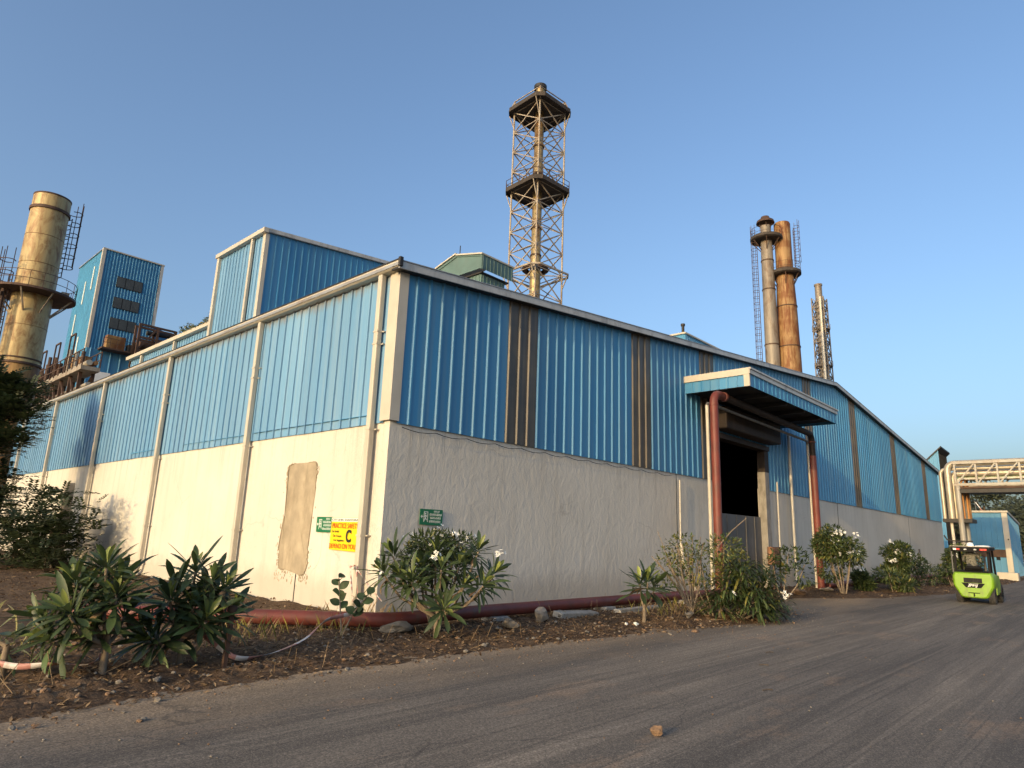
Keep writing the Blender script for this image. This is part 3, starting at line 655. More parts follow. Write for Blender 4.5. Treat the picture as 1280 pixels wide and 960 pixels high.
U, V = (0, -1, 0), (0, 0, 1)
bb = MB(); gridn = 12
pts = []
for j in range(5):
    for i in range(gridn+1):
        yy = 1.06*i/gridn; zz = 0.65*j/4; pts.append((-0.006*math.sin(i*0.9)*(1-j/5), -yy+0.03*(1-j/4), zz-0.02*(i/gridn)*(1-j/4)))
bb.add(pts, [(j*(gridn+1)+i, j*(gridn+1)+i+1, (j+1)*(gridn+1)+i+1, (j+1)*(gridn+1)+i) for j in range(4) for i in range(gridn)])
bo = bb.build('banner_sheet', M['yellow_sign'], bn); sm = bo.modifiers.new('thick', 'SOLIDIFY'); sm.thickness = 0.004
MB().box((-0.012, 0.0, 0.565), (-0.003, -1.05, 0.645)).build('banner_header', M['sign_white'], bn)
text_obj('CITY SHRI. SHANTARAM', (-0.014, -0.03, 0.583), U, V, 0.06, M['black_ink'], bn, width=1.0)
text_obj('PRACTICE SAFETY', (-0.014, -0.05, 0.435), U, V, 0.145, M['red_ink'], bn, width=0.93, bold=0.0)
text_obj('Our family', (-0.014, -0.05, 0.345), U, V, 0.07, M['black_ink'], bn, width=0.26)
text_obj('Our Friends', (-0.014, -0.10, 0.255), U, V, 0.07, M['black_ink'], bn, width=0.31)
text_obj('Our happiness', (-0.014, -0.14, 0.17), U, V, 0.07, M['black_ink'], bn, width=0.37)
text_obj('C', (-0.014, -0.57, 0.17), U, V, 0.33, M['black_ink'], bn, width=0.19, bold=0.012)
text_obj('DEPEND ON YOU', (-0.014, 0.005, 0.03), U, V, 0.135, M['red_ink'], bn, width=0.93, bold=0.0)

# ------------------------------------------------------------------ red pipeline, conduits, supports
RP = thing('red_pipeline', 'thick red pipeline along the ground rising to an arch before the doorway', 'pipe', (0, -1.3, 0))
def arc(c, a, b, t0, t1, r, n=7):
    c = Vector(c); a = Vector(a); b = Vector(b)
    return [c+(a*math.cos(t0+(t1-t0)*i/n)+b*math.sin(t0+(t1-t0)*i/n))*r for i in range(n+1)]
zc = 0.235
MB().tube([(-4.4, 3.3, zc), (-0.95, 0.02, zc), (-0.72, -0.1, zc), (-0.4, -0.14, zc), (0.5, 0, zc), (9.0, 0, zc), (11.2, 0, zc-0.03)], 0.118, 16).build('ground_pipe', M['red_pipe'], RP, smooth=True)
MB().tube([(21.2, 0, 0.16), (30, 0, 0.2), (44, 0.1, 0.2)], 0.118, 14).build('ground_pipe', M['red_pipe'], RP, smooth=True)
MB().tube([(11.62, 0, 0.0), (11.62, 0, 6.02)]+arc((11.95, 0, 6.02), (-1, 0, 0), (0, 0, 1), 0.15, PI/2, 0.33)+[(12.30, 0, 6.35)], 0.133, 16).build('riser', M['red_pipe'], RP, smooth=True)
MB().tube([(12.43, 0, 6.35), (20.0, 0, 6.2)]+arc((20.15, 0, 5.9), (0, 0, 1), (1, 0, 0), 0.1, PI/2, 0.3)+[(20.45, 0, 5.3)], 0.12, 16).build('cross_run', M['shutter'], RP, smooth=True)  # same red pipe, coloured near-black to imitate the canopy's shadow on it
MB().tube([(20.45, 0, 5.3), (20.45, 0, 0.0)], 0.133, 16).build('riser', M['red_pipe'], RP, smooth=True)
for x, z in ((11.62, 5.95), (20.45, 5.85)):
    MB().lathe([(0.134, 0), (0.150, 0.0), (0.150, 0.04), (0.134, 0.04)], 16, (x, 0, z), cap=False).build('weld_collar', M['red_pipe'], RP)
MB().tube([(12.30, 0, 6.35), (12.42, 0, 6.35)], 0.155, 16).build('flange', M['red_pipe'], RP)
MB().tube([(11.2, 0, 0.2), (11.62, 0, 0.2)], 0.125, 14).build('pipe_elbow', M['red_pipe'], RP, smooth=True)
for lab, x, y, h in (('squat concrete block carrying the red pipe left of the small plumeria', 5.6, -1.3, 0.13), ('concrete block carrying the red pipe right of the small plumeria', 9.2, -1.3, 0.13), ('concrete block under the red pipe beside the flowering plumeria', 1.9, -1.3, 0.13)):
    o = MB().box((-0.20, -0.19, -0.06), (0.20, 0.19, h)).build('concrete_block', M['concrete'], bevel=0.02, loc=(x, y, 0)); o.rotation_euler = (0, 0, rnd(-0.2, 0.2))
    tag(o, lab, 'block', 'concrete blocks under the red pipe')
o = MB().box((-0.9, -0.10, -0.05), (0.9, 0.10, 0.13)).build('concrete_kerb', M['concrete'], bevel=0.02, loc=(6.2, -1.85, 0.0)); tag(o, 'long dark concrete kerb lying beside the red pipe behind the small plumeria', 'kerb')
o = MB().box((-0.7, -0.12, -0.05), (0.7, 0.12, 0.15)).build('concrete_kerb', M['concrete'], bevel=0.02, loc=(3.9, -1.75, 0.0)); o.rotation_euler = (0.15, 0.05, 0.05); tag(o, 'broken concrete kerb tilted under the red pipe beside the dark boulder', 'kerb')
# white conduit arch next to the red one
cp = thing('conduit', 'thin white conduit running up over the doorway and down again', 'pipe', (11.75, -1.0, 0))
MB().tube([(0, 0, 0.0), (0, 0, 6.0)], 0.055, 10).build('riser', M['white_pipe'], cp, smooth=True)
MB().tube([(0, 0, 6.0), (0.06, 0, 6.07), (0.2, 0, 6.09), (8.9, 0, 5.98), (9.02, 0, 5.95), (9.06, 0, 5.85)], 0.05, 10).build('cross_run', M['gate'], cp, smooth=True)
MB().tube([(9.06, 0, 5.85), (9.06, 0, 0.0)], 0.045, 10).build('riser', M['white_pipe'], cp, smooth=True)
cp = thing('conduit', 'thin white conduit clipped to the grey wall left of the doorway', 'pipe', (11.5, -0.09, 0))
MB().tube([(0, 0, 1.6), (0.02, 0, 3.6)], 0.025, 8).build('riser', M['white_pipe'], cp)
MB().tube([(0.02, 0, 1.6), (0.05, -0.05, 1.0), (0.30, -0.3, 0.25), (0.33, -0.35, 0.05)], 0.05, 8).build('drain_hose', M['white_pipe'], cp, smooth=True)
cp = MB().tube([(19.55, -0.1, 1.25), (19.6, -0.1, 4.2)], 0.03, 8).build('conduit', M['white_pipe'], smooth=True)
tag(cp, 'short white pipe hanging on the wall right of the doorway', 'pipe')
cp = MB().tube([(21.0, -0.16, 0.3), (21.0, -0.16, 6.4)], 0.07, 10).build('downpipe', M['grey_trim'], smooth=True); tag(cp, 'grey downpipe on the blue wall behind the right red post', 'downpipe')
ob = thing('switch_box', 'small orange brown box on a pole beside the doorway', 'box', (17.7, -0.55, 0))
MB().box((-0.28, -0.12, 0.95), (0.28, 0.12, 1.6)).build('box_body', M['terracotta'], ob, bevel=0.02)
MB().box((-0.22, -0.14, 1.02), (0.22, -0.122, 1.53)).build('box_door', M['terracotta'], ob)
MB().beam((0, 0, 0), (0, 0, 0.948), 0.07).build('pole', M['rust'], ob)
MB().tube([(0.6, 0, 0), (0.62, 0, 1.6)], 0.04, 8).build('pole', M['rust'], ob)

# ------------------------------------------------------------------ chimneys and towers
def ring_rail(mb, R, z0, h, n, r=0.03, a0=0, a1=2*PI, rails=(1.0, 0.5), c=(0, 0)):
    full = abs(a1-a0-2*PI) < 1e-3
    P = [(c[0]+R*math.cos(a0+(a1-a0)*i/n), c[1]+R*math.sin(a0+(a1-a0)*i/n)) for i in range(n+1)]
    for i, (x, y) in enumerate(P[:n] if full else P): mb.beam((x, y, z0), (x, y, z0+h), r*1.3)
    for k in rails:
        for i in range(n): mb.beam((*P[i], z0+h*k), (*P[i+1], z0+h*k), r*1.3)
def cage_ladder(parent, pos, out, z0, z1, w=0.5, r=0.025, cage=True, mat=None, cr=0.42):
    """vertical ladder at pos with outward direction out, safety hoops"""
    out = Vector((out[0], out[1], 0)).normalized(); t = Vector((-out.y, out.x, 0)); p = Vector((pos[0], pos[1], 0))
    b = MB()
    for s in (-1, 1): b.beam(p+t*s*w/2+Vector((0, 0, z0)), p+t*s*w/2+Vector((0, 0, z1)), r*2)
    z = z0
    while z < z1: b.beam(p-t*w/2+Vector((0, 0, z)), p+t*w/2+Vector((0, 0, z)), r*1.4); z += 0.4
    lad = b.build('ladder', mat or M['rust'], parent)
    if cage:
        b = MB(); z = z0+1.0; hs = [(-w/2, 0)]+[(math.cos(a)*cr*1.05, 0.28+math.sin(a)*cr) for a in np.linspace(PI*1.02, -0.02*PI, 8)]+[(w/2, 0)]
        def hp(h, z): return p+t*float(h[0])+out*float(h[1])+Vector((0, 0, z))
        while z < z1+0.9:
            for i in range(len(hs)-1): b.beam(hp(hs[i], z), hp(hs[i+1], z), r*1.6)
            z += 0.9
        for h in hs[2:-1:2]: b.beam(hp(h, z0+1), hp(h, z), r*1.6)
        b.build('ladder_cage', mat or M['rust'], lad)
    return lad
# big pale chimney on the left
ch = thing('chimney', 'broad pale rust streaked chimney with a round platform at the left edge', 'chimney', (1.78, 47.15, 0))
zs = [0, 6.5, 12.45, 15.2, 17.6, 20.0, 22.2, 24.35, 25.55]
def cr_at(z): return 1.36-0.14*z/25.55
for i in range(len(zs)-1):
    a, c = zs[i], zs[i+1]
    MB().lathe([(cr_at(a), a), (cr_at(c), c-0.012), (cr_at(c)-0.02, c)], 40, cap=True).build('shell_section', M['chim_low'] if c < 12.6 else M['chim'], ch, smooth=True)
for z, h, w in ((12.35, 0.16, 0.10), (24.3, 0.22, 0.09), (12.75, 0.1, 0.06)):
    r = cr_at(z); MB().lathe([(r, 0), (r+w, 0), (r+w, h), (r, h)], 40, (0, 0, z), cap=False).build('band_ring', M['rust'], ch)
MB().lathe([(cr_at(25.5)-0.12, 25.3), (cr_at(25.5)+0.02, 25.5), (cr_at(25.5)+0.02, 25.6), (cr_at(25.5)-0.1, 25.6)], 40, cap=False).build('top_rim', M['rust'], ch)
for z in zs[1:-1]:
    r = cr_at(z); MB().lathe([(r-0.01, 0), (r+0.012, 0.01), (r+0.012, 0.035), (r-0.01, 0.045)], 40, (0, 0, z), cap=False).build('weld_seam', M['chim_low'], ch)
PZ = 17.72; PR = 2.7
pl = MB().lathe([(1.26, -0.1), (PR, -0.1), (PR, 0.06), (1.26, 0.06)], 36, (0, 0, PZ), cap=False).build('platform', M['rust'], ch)
b = MB(); ring_rail(b, PR-0.06, PZ, 1.15, 20, 0.026); b.build('railing', M['rust'], pl)
for k in range(8):
    a = k*PI/4+0.3; MB().beam((1.24*math.cos(a), 1.24*math.sin(a), PZ-1.5), ((PR-0.2)*math.cos(a), (PR-0.2)*math.sin(a), PZ-0.1), 0.09).build('bracket', M['steel'], pl)
ax = Vector((-1*0.0+0.9, -0.95, 0)).normalized(); side = Vector((0.9, 0.35, 0)).normalized()
cage_ladder(ch, side*1.52, side, PZ+2.0, 24.6, 0.6, 0.03, cr=0.55)
side2 = Vector((-0.95, -0.2, 0)).normalized(); cage_ladder(ch, side2*1.6, side2, 8, PZ+1.2, 0.6, 0.03, cr=0.55)
b = MB(); b.tube([(-1.9, -0.9, 9), (-1.9, -0.9, PZ-0.2)], 0.12, 8); b.tube([(-1.95, -0.95, PZ-0.6), (-3.2, -0.4, PZ-0.6)], 0.2, 8); b.build('cable_duct', M['rust'], ch)
b = MB(); b.box((1.65, -0.4, PZ+0.1), (2.15, 0.1, PZ+0.75)); b.build('sampling_box', M['steel'], ch)

# lattice tower with stack in the middle
lt = thing('lattice_tower', 'tall square lattice tower around a golden stack behind the shed roof', 'tower', (45.4, 36.1, 0))
vdir = Vector((-53.3, -46.8, 0)).normalized(); vt = Vector((-vdir.y, vdir.x, 0))
LC = [vdir*3.0, vt*3.05, -vdir*3.0, -vt*3.05]      # corners: near, side, far, side
ZT = 51.7; levels = [10, 14, 18, 21.2, 24.4, 27.5, 30.7, 33.3, 35.9, 38.5, 41.1, 43.7, 46.3, 48.9, 51.6]
for q in LC: MB().tube([q+Vector((0, 0, 0)), q+Vector((0, 0, 53.2))], 0.105, 8).build('leg', M['steel'], lt, smooth=True)
for i in range(len(levels)-1):
    z0, z1 = levels[i], levels[i+1]; b = MB()
    for k in range(4):
        a, c = LC[k], LC[(k+1) % 4]
        b.beam(a+Vector((0, 0, z0)), c+Vector((0, 0, z1)), 0.105); b.beam(c+Vector((0, 0, z0)), a+Vector((0, 0, z1)), 0.105)
        b.beam(a+Vector((0, 0, z1)), c+Vector((0, 0, z1)), 0.085)
    b.build('brace_bay', M['steel'], lt)
for z in (41.1, 51.7):
    pts = []
    for k in range(4):
        a = LC[k]*1.21; tdir = Vector((-a.y, a.x, 0)).normalized(); s = 0.9 if k % 2 else 1.1
        pts += [a-tdir*s*0.5, a+tdir*s*0.5]
    o = MB().prism([(p.dot(vdir), p.dot(vt)) for p in pts], (0, 0, z), vdir, vt, (0, 0, 0.34)).build('platform', M['grating'], lt)
    b = MB()
    for k in range(8):
        p, q = pts[k], pts[(k+1) % 8]
        b.beam(p+Vector((0, 0, z-0.12)), q+Vector((0, 0, z-0.12)), 0.10, 0.2)
    b.build('edge_beam', M['grating'], o)
    if z < 50:
        b = MB()
        for k in range(8):
            p, q = pts[k], pts[(k+1) % 8]; nn = 1 if k % 2 == 0 else 4
            for j in range(nn): w = p.lerp(q, j/nn); b.beam(w+Vector((0, 0, z)), w+Vector((0, 0, z+1.2)), 0.05)
            for h in (0.6, 1.2): b.beam(p+Vector((0, 0, z+h)), q+Vector((0, 0, z+h)), 0.05)
        b.build('railing', M['rust'], o)
    for k in range(4):
        MB().beam(LC[k]*0.98+Vector((0, 0, z-2.4)), pts[2*k]+Vector((0, 0, z-0.05)), 0.10).build('strut', M['steel'], o)
b = MB(); P6 = [LC[k]*(1.22 if k % 2 else 1.2)+Vector((0, 0, 30.7)) for k in range(4)]
cut = []
for k in range(4):
    t = Vector((-LC[k].y, LC[k].x, 0)).normalized(); cut += [P6[k]-t*0.5, P6[k]+t*0.5]
for k in range(8): b.beam(cut[k], cut[(k+1) % 8], 0.16, 0.2); 
for k in range(4): b.beam(cut[2*k], LC[k]+Vector((0, 0, 29)), 0.1); b.beam(P6[k], (0, 0, 30.7), 0.1)
b.build('ring_frame', M['steel'], lt)
MB().lathe([(1.0, 0), (1.55, 0.1), (1.55, 0.3), (0.9, 0.35)], 20, (0, 0, 31.2), cap=False).build('stack_collar', M['rust'], lt)
stk = MB().lathe([(0.62, 8), (0.62, 32.2), (0.60, 33), (0.56, 33.1), (0.55, 52.6), (0.46, 52.9), (0.46, 54.3), (0.52, 54.4), (0.52, 54.9), (0.6, 55.0), (0.6, 55.4), (0.5, 55.45)], 24).build('stack', M['stack_gold'], lt, smooth=True)
for z in (33.0, 36.4, 39.8, 43.3, 47, 50.4):
    MB().lathe([(0.55, 0), (0.66, 0), (0.66, 0.18), (0.55, 0.18)], 20, (0, 0, z), cap=False).build('stack_flange', M['rust'], stk)
MB().lathe([(0.5, 0), (0.78, 0.08), (0.78, 0.55), (0.62, 0.58)], 20, (0, 0, 54.85)).build('stack_cap', M['dark'], stk)
b = MB()
for k in (0, 1, 3): b.beam(LC[k]+Vector((0, 0, 53.2)), LC[(k+1) % 4]+Vector((0, 0, 53.2)), 0.1); b.beam(LC[k]+Vector((0, 0, 53.2)), LC[k]*1.2+Vector((0, 0, 51.9)), 0.1)
b.build('top_frame', M['steel'], lt)

# twin stacks and the little far one
def far_stack(name, label, loc, prof, mat, zp, prr, rings, cage, cap=None, rail_h=1.15):
    s = thing(name, label, 'chimney', loc)
    MB().lathe(prof, 28).build('shell', mat, s, smooth=True)
    def R(z): return float(np.interp(z, [p[1] for p in prof], [p[0] for p in prof]))
    for z in rings: MB().lathe([(R(z), 0), (R(z)+0.07, 0), (R(z)+0.07, 0.14), (R(z), 0.14)], 28, (0, 0, z), cap=False).build('band_ring', M['rust'], s)
    p = MB().lathe([(R(zp), -0.08), (prr-0.25, -0.14), (prr, 0.0), (prr, 0.38), (prr-0.1, 0.38), (prr-0.1, 0.06), (R(zp), 0.06)], 28, (0, 0, zp), cap=False).build('platform', M['grating'], s)
    b = MB(); ring_rail(b, prr-0.06, zp, rail_h+0.35, 14, 0.028); b.build('railing', M['rust'], p)
    for k in range(6):
        a = k*PI/3+0.4; MB().beam((R(zp)*math.cos(a), R(zp)*math.sin(a), zp-1.6), ((prr-0.2)*math.cos(a), (prr-0.2)*math.sin(a), zp-0.1), 0.1).build('bracket', M['rust'], p)
    for (dx, dy, z0, z1) in cage:
        d = Vector((dx, dy, 0)).normalized(); cage_ladder(s, d*(R(z0)+0.35), d, z0, z1, 0.6, 0.028, cr=0.5)
    if cap:
        c = MB().lathe(cap, 24).build('rain_cap', M['rust'], s, smooth=True)
        b = MB()
        for k in range(4):
            a = k*PI/2+0.5; b.beam((0.68*math.cos(a), 0.68*math.sin(a), 45.6), (0.8*math.cos(a), 0.8*math.sin(a), 46.5), 0.07)
        b.build('cap_stay', M['rust'], c)
    return s
lv = Vector((-0.36, 0.93, 0))     # screen-left as seen along the road
far_stack('chimney', 'slim grey stack with a flat cap and a caged ladder, left of the rusty one', (79.6, 22.7, 0),
          [(0.95, 0), (0.93, 26), (0.78, 43.6), (0.70, 44.0), (0.70, 45.9)], M['stack_grey'], 43.75, 2.15, (28.2, 36.2, 40.5), [(-0.4, 0.9, 10, 44.5)],
          [(0.75, 46.35), (1.25, 46.35), (1.15, 46.7), (0.65, 47.05), (0.55, 47.35), (0.0, 47.4)])
rs = far_stack('chimney', 'thick rusty brown stack with a platform, right of the slim grey one', (81.4, 21.05, 0),
          [(1.65, 0), (1.45, 26), (1.3, 34.5), (1.12, 38.9), (1.10, 46.3), (1.02, 46.5)], M['stack_rust'], 38.6, 2.15, (28.0, 33.8, 39.4), [(0.5, -0.86, 39.5, 45.6)])
ls = thing('lattice_tower', 'small distant lattice tower around a thin stack beside the roof ridge', 'tower', (115.7, 27.3, 0))
HW = 1.02
LQ = [Vector((sx*HW, sy*HW, 0)) for sx, sy in ((1, 1), (1, -1), (-1, -1), (-1, 1))]
for q in LQ: MB().beam(q*1.25, q+Vector((0, 0, 46.7)), 0.18).build('leg', M['dull_steel'], ls)
b = MB()
zz = [14+2.2*i for i in range(15)]+[46.6]
for i in range(len(zz)-1):
    for k in range(4):
        a, c = LQ[k], LQ[(k+1) % 4]
        b.beam(a+Vector((0, 0, zz[i])), c+Vector((0, 0, zz[i+1])), 0.12); b.beam(c+Vector((0, 0, zz[i])), a+Vector((0, 0, zz[i+1])), 0.12); b.beam(a+Vector((0, 0, zz[i])), c+Vector((0, 0, zz[i])), 0.16)
b.build('bracing', M['dull_steel'], ls)
MB().lathe([(0.62, 0), (0.62, 49.2), (0.72, 49.2), (0.72, 49.5)], 16).build('stack', M['stack_grey'], ls, smooth=True)
MB().tube([(-1.5, -0.6, 5), (-1.5, -0.6, 46.5)], 0.28, 8).build('riser_pipe', M['lag'], ls, smooth=True)
for z in (26, 33.5, 40.5):
    b = MB(); ring_rail(b, 1.6, z, 0.9, 8, 0.03); b.lathe([(1.1, 0), (1.6, 0), (1.6, 0.1), (1.1, 0.1)], 8, (0, 0, z), cap=False); b.build('platform', M['dull_steel'], ls)

# ------------------------------------------------------------------ buildings behind the shed
def ribs_between(a, c, pit, ph=0.15):
    out = []; x = a+ph
    while x < c: out.append(x); x += pit
    return out
def clad_face(parent, P0, U, N, w, zb, zt, mat, pit=PIT, d=0.04, name='cladding_sheet', sheet=1.1, gaps=(), rb=0.036, rtw=0.03):
    x = 0.0
    while x < w-0.02:
        x1 = min(w, x+sheet)
        cladding(P0, U, N, x, x1, zb, (zt if callable(zt) else (lambda u: zt)), ribs_between(x, x1, pit, pit/2), d, rb, rtw).build(name, mat, parent, fix=False)
        x = x1
def core_box(parent, a, b2, mat, name='wall'): return MB().box(a, b2).build(name, mat, parent)
# penthouse block standing on the roof
ph = thing('upper_shed', 'tall blue sheet clad block rising over the shed roof with cream trim', 'building', (5.9, 19.26, 7.5))
core_box(ph, (0.06, 0.06, 0), (11, 5.15, 8.3), M['interior'])
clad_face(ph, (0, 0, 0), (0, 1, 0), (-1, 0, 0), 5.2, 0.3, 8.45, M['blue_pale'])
clad_face(ph, (0, 0, 0), (1, 0, 0), (0, -1, 0), 11, 0.3, lambda u: 8.45+0.10*u, M['blue'])
MB().box((-0.25, -0.2, 8.40), (0.0, 5.3, 8.62)).build('gutter', M['cream'], ph)
MB().add([(-0.2, -0.16, 8.44), (11, -0.16, 9.56), (11, -0.045, 9.56), (-0.2, -0.045, 8.44), (-0.2, -0.16, 8.64), (11, -0.16, 9.74), (11, -0.045, 9.74), (-0.2, -0.045, 8.64)], [(0, 3, 2, 1), (4, 5, 6, 7), (0, 1, 5, 4), (1, 2, 6, 5), (2, 3, 7, 6), (3, 0, 4, 7)]).build('barge_board', M['grey_trim'], ph)
MB().add([(-0.2, -0.04, 8.5), (11, -0.04, 9.62), (11, 5.3, 9.62), (-0.2, 5.3, 8.5), (-0.2, -0.04, 8.6), (11, -0.04, 9.72), (11, 5.3, 9.72), (-0.2, 5.3, 8.6)], [(0, 3, 2, 1), (4, 5, 6, 7), (0, 1, 5, 4), (1, 2, 6, 5), (2, 3, 7, 6), (3, 0, 4, 7)]).build('roof', M['roof'], ph)
MB().prism([(-0.07, -0.07), (0.13, -0.07), (0.13, -0.045), (-0.045, -0.045), (-0.045, 0.2), (-0.07, 0.2)], (0, 0, 0.2), (1, 0, 0), (0, 1, 0), (0, 0, 8.2)).build('corner_trim', M['cream'], ph)
MB().box((-0.18, 1.1, 0), (-0.06, 1.28, 8.4)).build('downpipe', M['cream'], ph)
MB().box((-0.18, 4.95, 0), (-0.02, 5.2, 8.4)).build('downpipe', M['cream'], ph)
# lower wing with gutter and weeds
lw = thing('lower_wing', 'low blue clad wing behind the eave with weeds growing in its gutter', 'building', (6.5, 24.6, 7.5))
core_box(lw, (0.06, 0, 0), (6, 14, 5.0), M['interior'])
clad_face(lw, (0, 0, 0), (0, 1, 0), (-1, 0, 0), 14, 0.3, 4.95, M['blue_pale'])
MB().box((-0.3, -0.0, 4.95), (0.0, 14.2, 5.18)).build('gutter', M['cream'], lw)
for y in (6.0, 11.5): MB().box((-0.2, y, 0), (-0.05, y+0.2, 4.94)).build('downpipe', M['cream'], lw)
b = MB()
for _ in range(700):
    y = rnd(0.2, 5.2); c = Vector((rnd(-0.35, 0.1), y, 5.15+abs(random.gauss(0, 0.16))*(1+0.6*math.sin(y*1.7)))); s = rnd(0.04, 0.11); d = Vector((rnd(-1, 1), rnd(-1, 1), rnd(-0.4, 1))).normalized(); q = d.orthogonal()*s*0.5
    b.add([c-d*s, c+q, c+d*s, c-q], [(0, 1, 2, 3)], random.randint(0, 2))
wd = b.build('gutter_weeds', [M['fol2'], M['fol_y'], M['fol']], fix=False); wd.location = (6.5, 24.6, 7.5); tag(wd, 'green and yellow weeds sprouting from the gutter of the low wing', 'plant')
# tall blue tower with three window bands
tw = thing('tower_building', 'tall bright blue tower with three triple windows behind the shed', 'building', (14.0, 82.1, 0))
TWW, TWD, TZ = 7.15, 10.5, 35.7
core_box(tw, (0.06, 0.06, 0), (TWW-0.06, TWD, TZ-0.3), M['interior'])
clad_face(tw, (0, 0, 0), (0, 1, 0), (-1, 0, 0), TWD, 8, TZ, M['tower_blue'], 0.36, 0.02)
clad_face(tw, (0, 0, 0), (1, 0, 0), (0, -1, 0), TWW, 8, TZ, M['tower_blue'], 0.36, 0.11, rb=0.115, rtw=0.05)
MB().box((-0.16, -0.18, 8), (0.22, 0.22, TZ+0.1)).build('corner_trim', M['cream'], tw)
MB().box((TWW-0.25, -0.14, 27), (TWW+0.1, -0.0, TZ)).build('corner_trim', M['grey_trim'], tw)
MB().box((-0.15, -0.2, TZ), (TWW+0.15, -0.02, TZ+0.16)).build('parapet_cap', M['cream'], tw)
MB().box((-0.14, -0.01, TZ), (TWW+0.14, TWD+0.1, TZ+0.1)).build('roof', M['roof'], tw)
for z0 in (31.15, 28.35, 25.6):
    w = MB().box((1.95, -0.14, z0), (5.05, -0.075, z0+1.45)).build('window', M['dark'], tw)
    for k in range(3): MB().box((2.03+k*1.02, -0.165, z0+0.07), (2.93+k*1.02, -0.142, z0+1.38)).build('pane', M['pane'], w)
for (y, z) in ((2.6, 30.8), (5.6, 29.4), (7.6, 25.2), (4.2, 21.5)):
    o = MB().box((-0.10, y, z), (-0.03, y+0.35, z+3.2)).build('light_panel', M['sign_white'], tw); 
# wing at the tower's right, lower annex in front with platform and plant
an = thing('annex_building', 'lower dark blue annex in front of the blue tower', 'building', (13.3, 78.9, 0))
core_box(an, (0.06, 0.06, 0), (9.5, 3.0, 21.8), M['interior'])
clad_face(an, (0, 0, 0), (1, 0, 0), (0, -1, 0), 9.5, 8, 21.9, M['blue'], 0.9, 0.09, rb=0.10, rtw=0.05)
clad_face(an, (0, 0, 0), (0, 1, 0), (-1, 0, 0), 3.1, 8, 21.9, M['tower_blue'], 0.36, 0.03)
MB().box((0.9, -0.16, 15.6), (2.9, -0.1, 19.2)).build('door', M['white'], an)
an2 = thing('rear_wing', 'plain blue wing to the right behind the blue tower', 'building', (21.3, 83.5, 0))
core_box(an2, (0, 0.06, 0), (9, 6, 26.4), M['interior'])
clad_face(an2, (0, 0, 0), (1, 0, 0), (0, -1, 0), 9, 8, lambda u: 27.6-0.25*u, M['blue'], 0.36, 0.04)
wp = thing('work_platform', 'steel platform with railings and machines in front of the blue tower', 'platform', (14.4, 77.2, 22.0))
MB().box((0, 0, -0.18), (5.6, 1.68, 0)).build('deck', M['rust'], wp)
b = MB()
for x in np.linspace(0.05, 5.5, 8): b.beam((float(x), 0.05, 0), (float(x), 0.05, 1.15), 0.06)
for h in (0.6, 1.15): b.beam((0.05, 0.05, h), (5.5, 0.05, h), 0.05)
b.build('railing', M['rust'], wp)
for (x0, x1, h, m) in ((0.5, 2.6, 1.7, 'chim_low'), (2.9, 3.5, 1.0, 'dark'), (3.8, 5.1, 1.6, 'rust')):
    o = MB().box((x0, 0.5, 0.01), (x1, 1.5, h)).build('machine_box', M[m], wp, bevel=0.08)
sf = thing('support_frame', 'open steel frame carrying dark ducts to the right of the tower platform', 'frame', (17.9, 76.4, 20.2))
b = MB()
for x in (0, 2.1, 4.2):
    for y in (0, 1.4): b.beam((x, y, 0), (x, y, 5.4), 0.26)
for z in (2.0, 3.7, 5.3):
    for y in (0, 1.4): b.beam((0, y, z), (4.2, y, z), 0.24)
b.beam((0, 0, 2), (2.1, 0, 5.3), 0.18); b.beam((2.1, 0, 2), (4.2, 0, 5.3), 0.18); b.build('frame', M['rust'], sf)
MB().tube([(0.4, 0.7, 2.9), (3.6, 0.7, 2.9)], 0.45, 14).build('duct', M['rust'], sf, smooth=True)
MB().tube([(1.0, 0.5, 4.5), (7.0, 0.5, 4.9)], 0.30, 12).build('duct', M['dark'], sf, smooth=True)
MB().tube([(2.6, 0.9, 0), (2.6, 0.9, 2.4)], 0.32, 12).build('duct', M['lag'], sf, smooth=True)
# pipe gallery running back to the left of the tower
gl = thing('pipe_gallery', 'long railed pipe gallery running from the blue tower behind the eave', 'gallery', (7.5, 55.2, 14.9))
MB().box((0, 0, -0.35), (1.5, 30, 0)).build('deck', M['steel'], gl)
b = MB()
for x in (0.05, 1.45):
    for y in np.arange(0, 30, 1.5): b.beam((x, float(y), 0), (x, float(y), 1.5), 0.08)
    for h in (0.75, 1.5): b.beam((x, 0, h), (x, 29, h), 0.07)
b.build('railing', M['rust'], gl)
b = MB()
for y in np.arange(1.5, 29, 3.0):
    b.beam((0.4, float(y), -0.35), (0.4, float(y), -3.4), 0.25); b.beam((1.4, float(y), -0.35), (1.4, float(y), -3.4), 0.25)
    b.beam((0.4, float(y), -3.4), (0.4, float(y)+3.0, -0.4), 0.16); b.beam((0.4, float(y), -3.4), (1.4, float(y), -0.4), 0.16)
b.beam((0.4, 0, -3.4), (0.4, 29, -3.4), 0.25); b.beam((1.4, 0, -3.4), (1.4, 29, -3.4), 0.25); b.build('truss', M['rust'], gl)
for i, (x, z, r, m) in enumerate(((0.6, 0.35, 0.25, 'lag'), (1.1, 0.4, 0.2, 'stack_rust'), (0.8, -1.6, 0.22, 'lag'), (1.2, -2.3, 0.22, 'dark'))):
    MB().tube([(x, 0.0, z), (x, 29, z)], r, 10).build('pipe', M[m], gl, smooth=True)
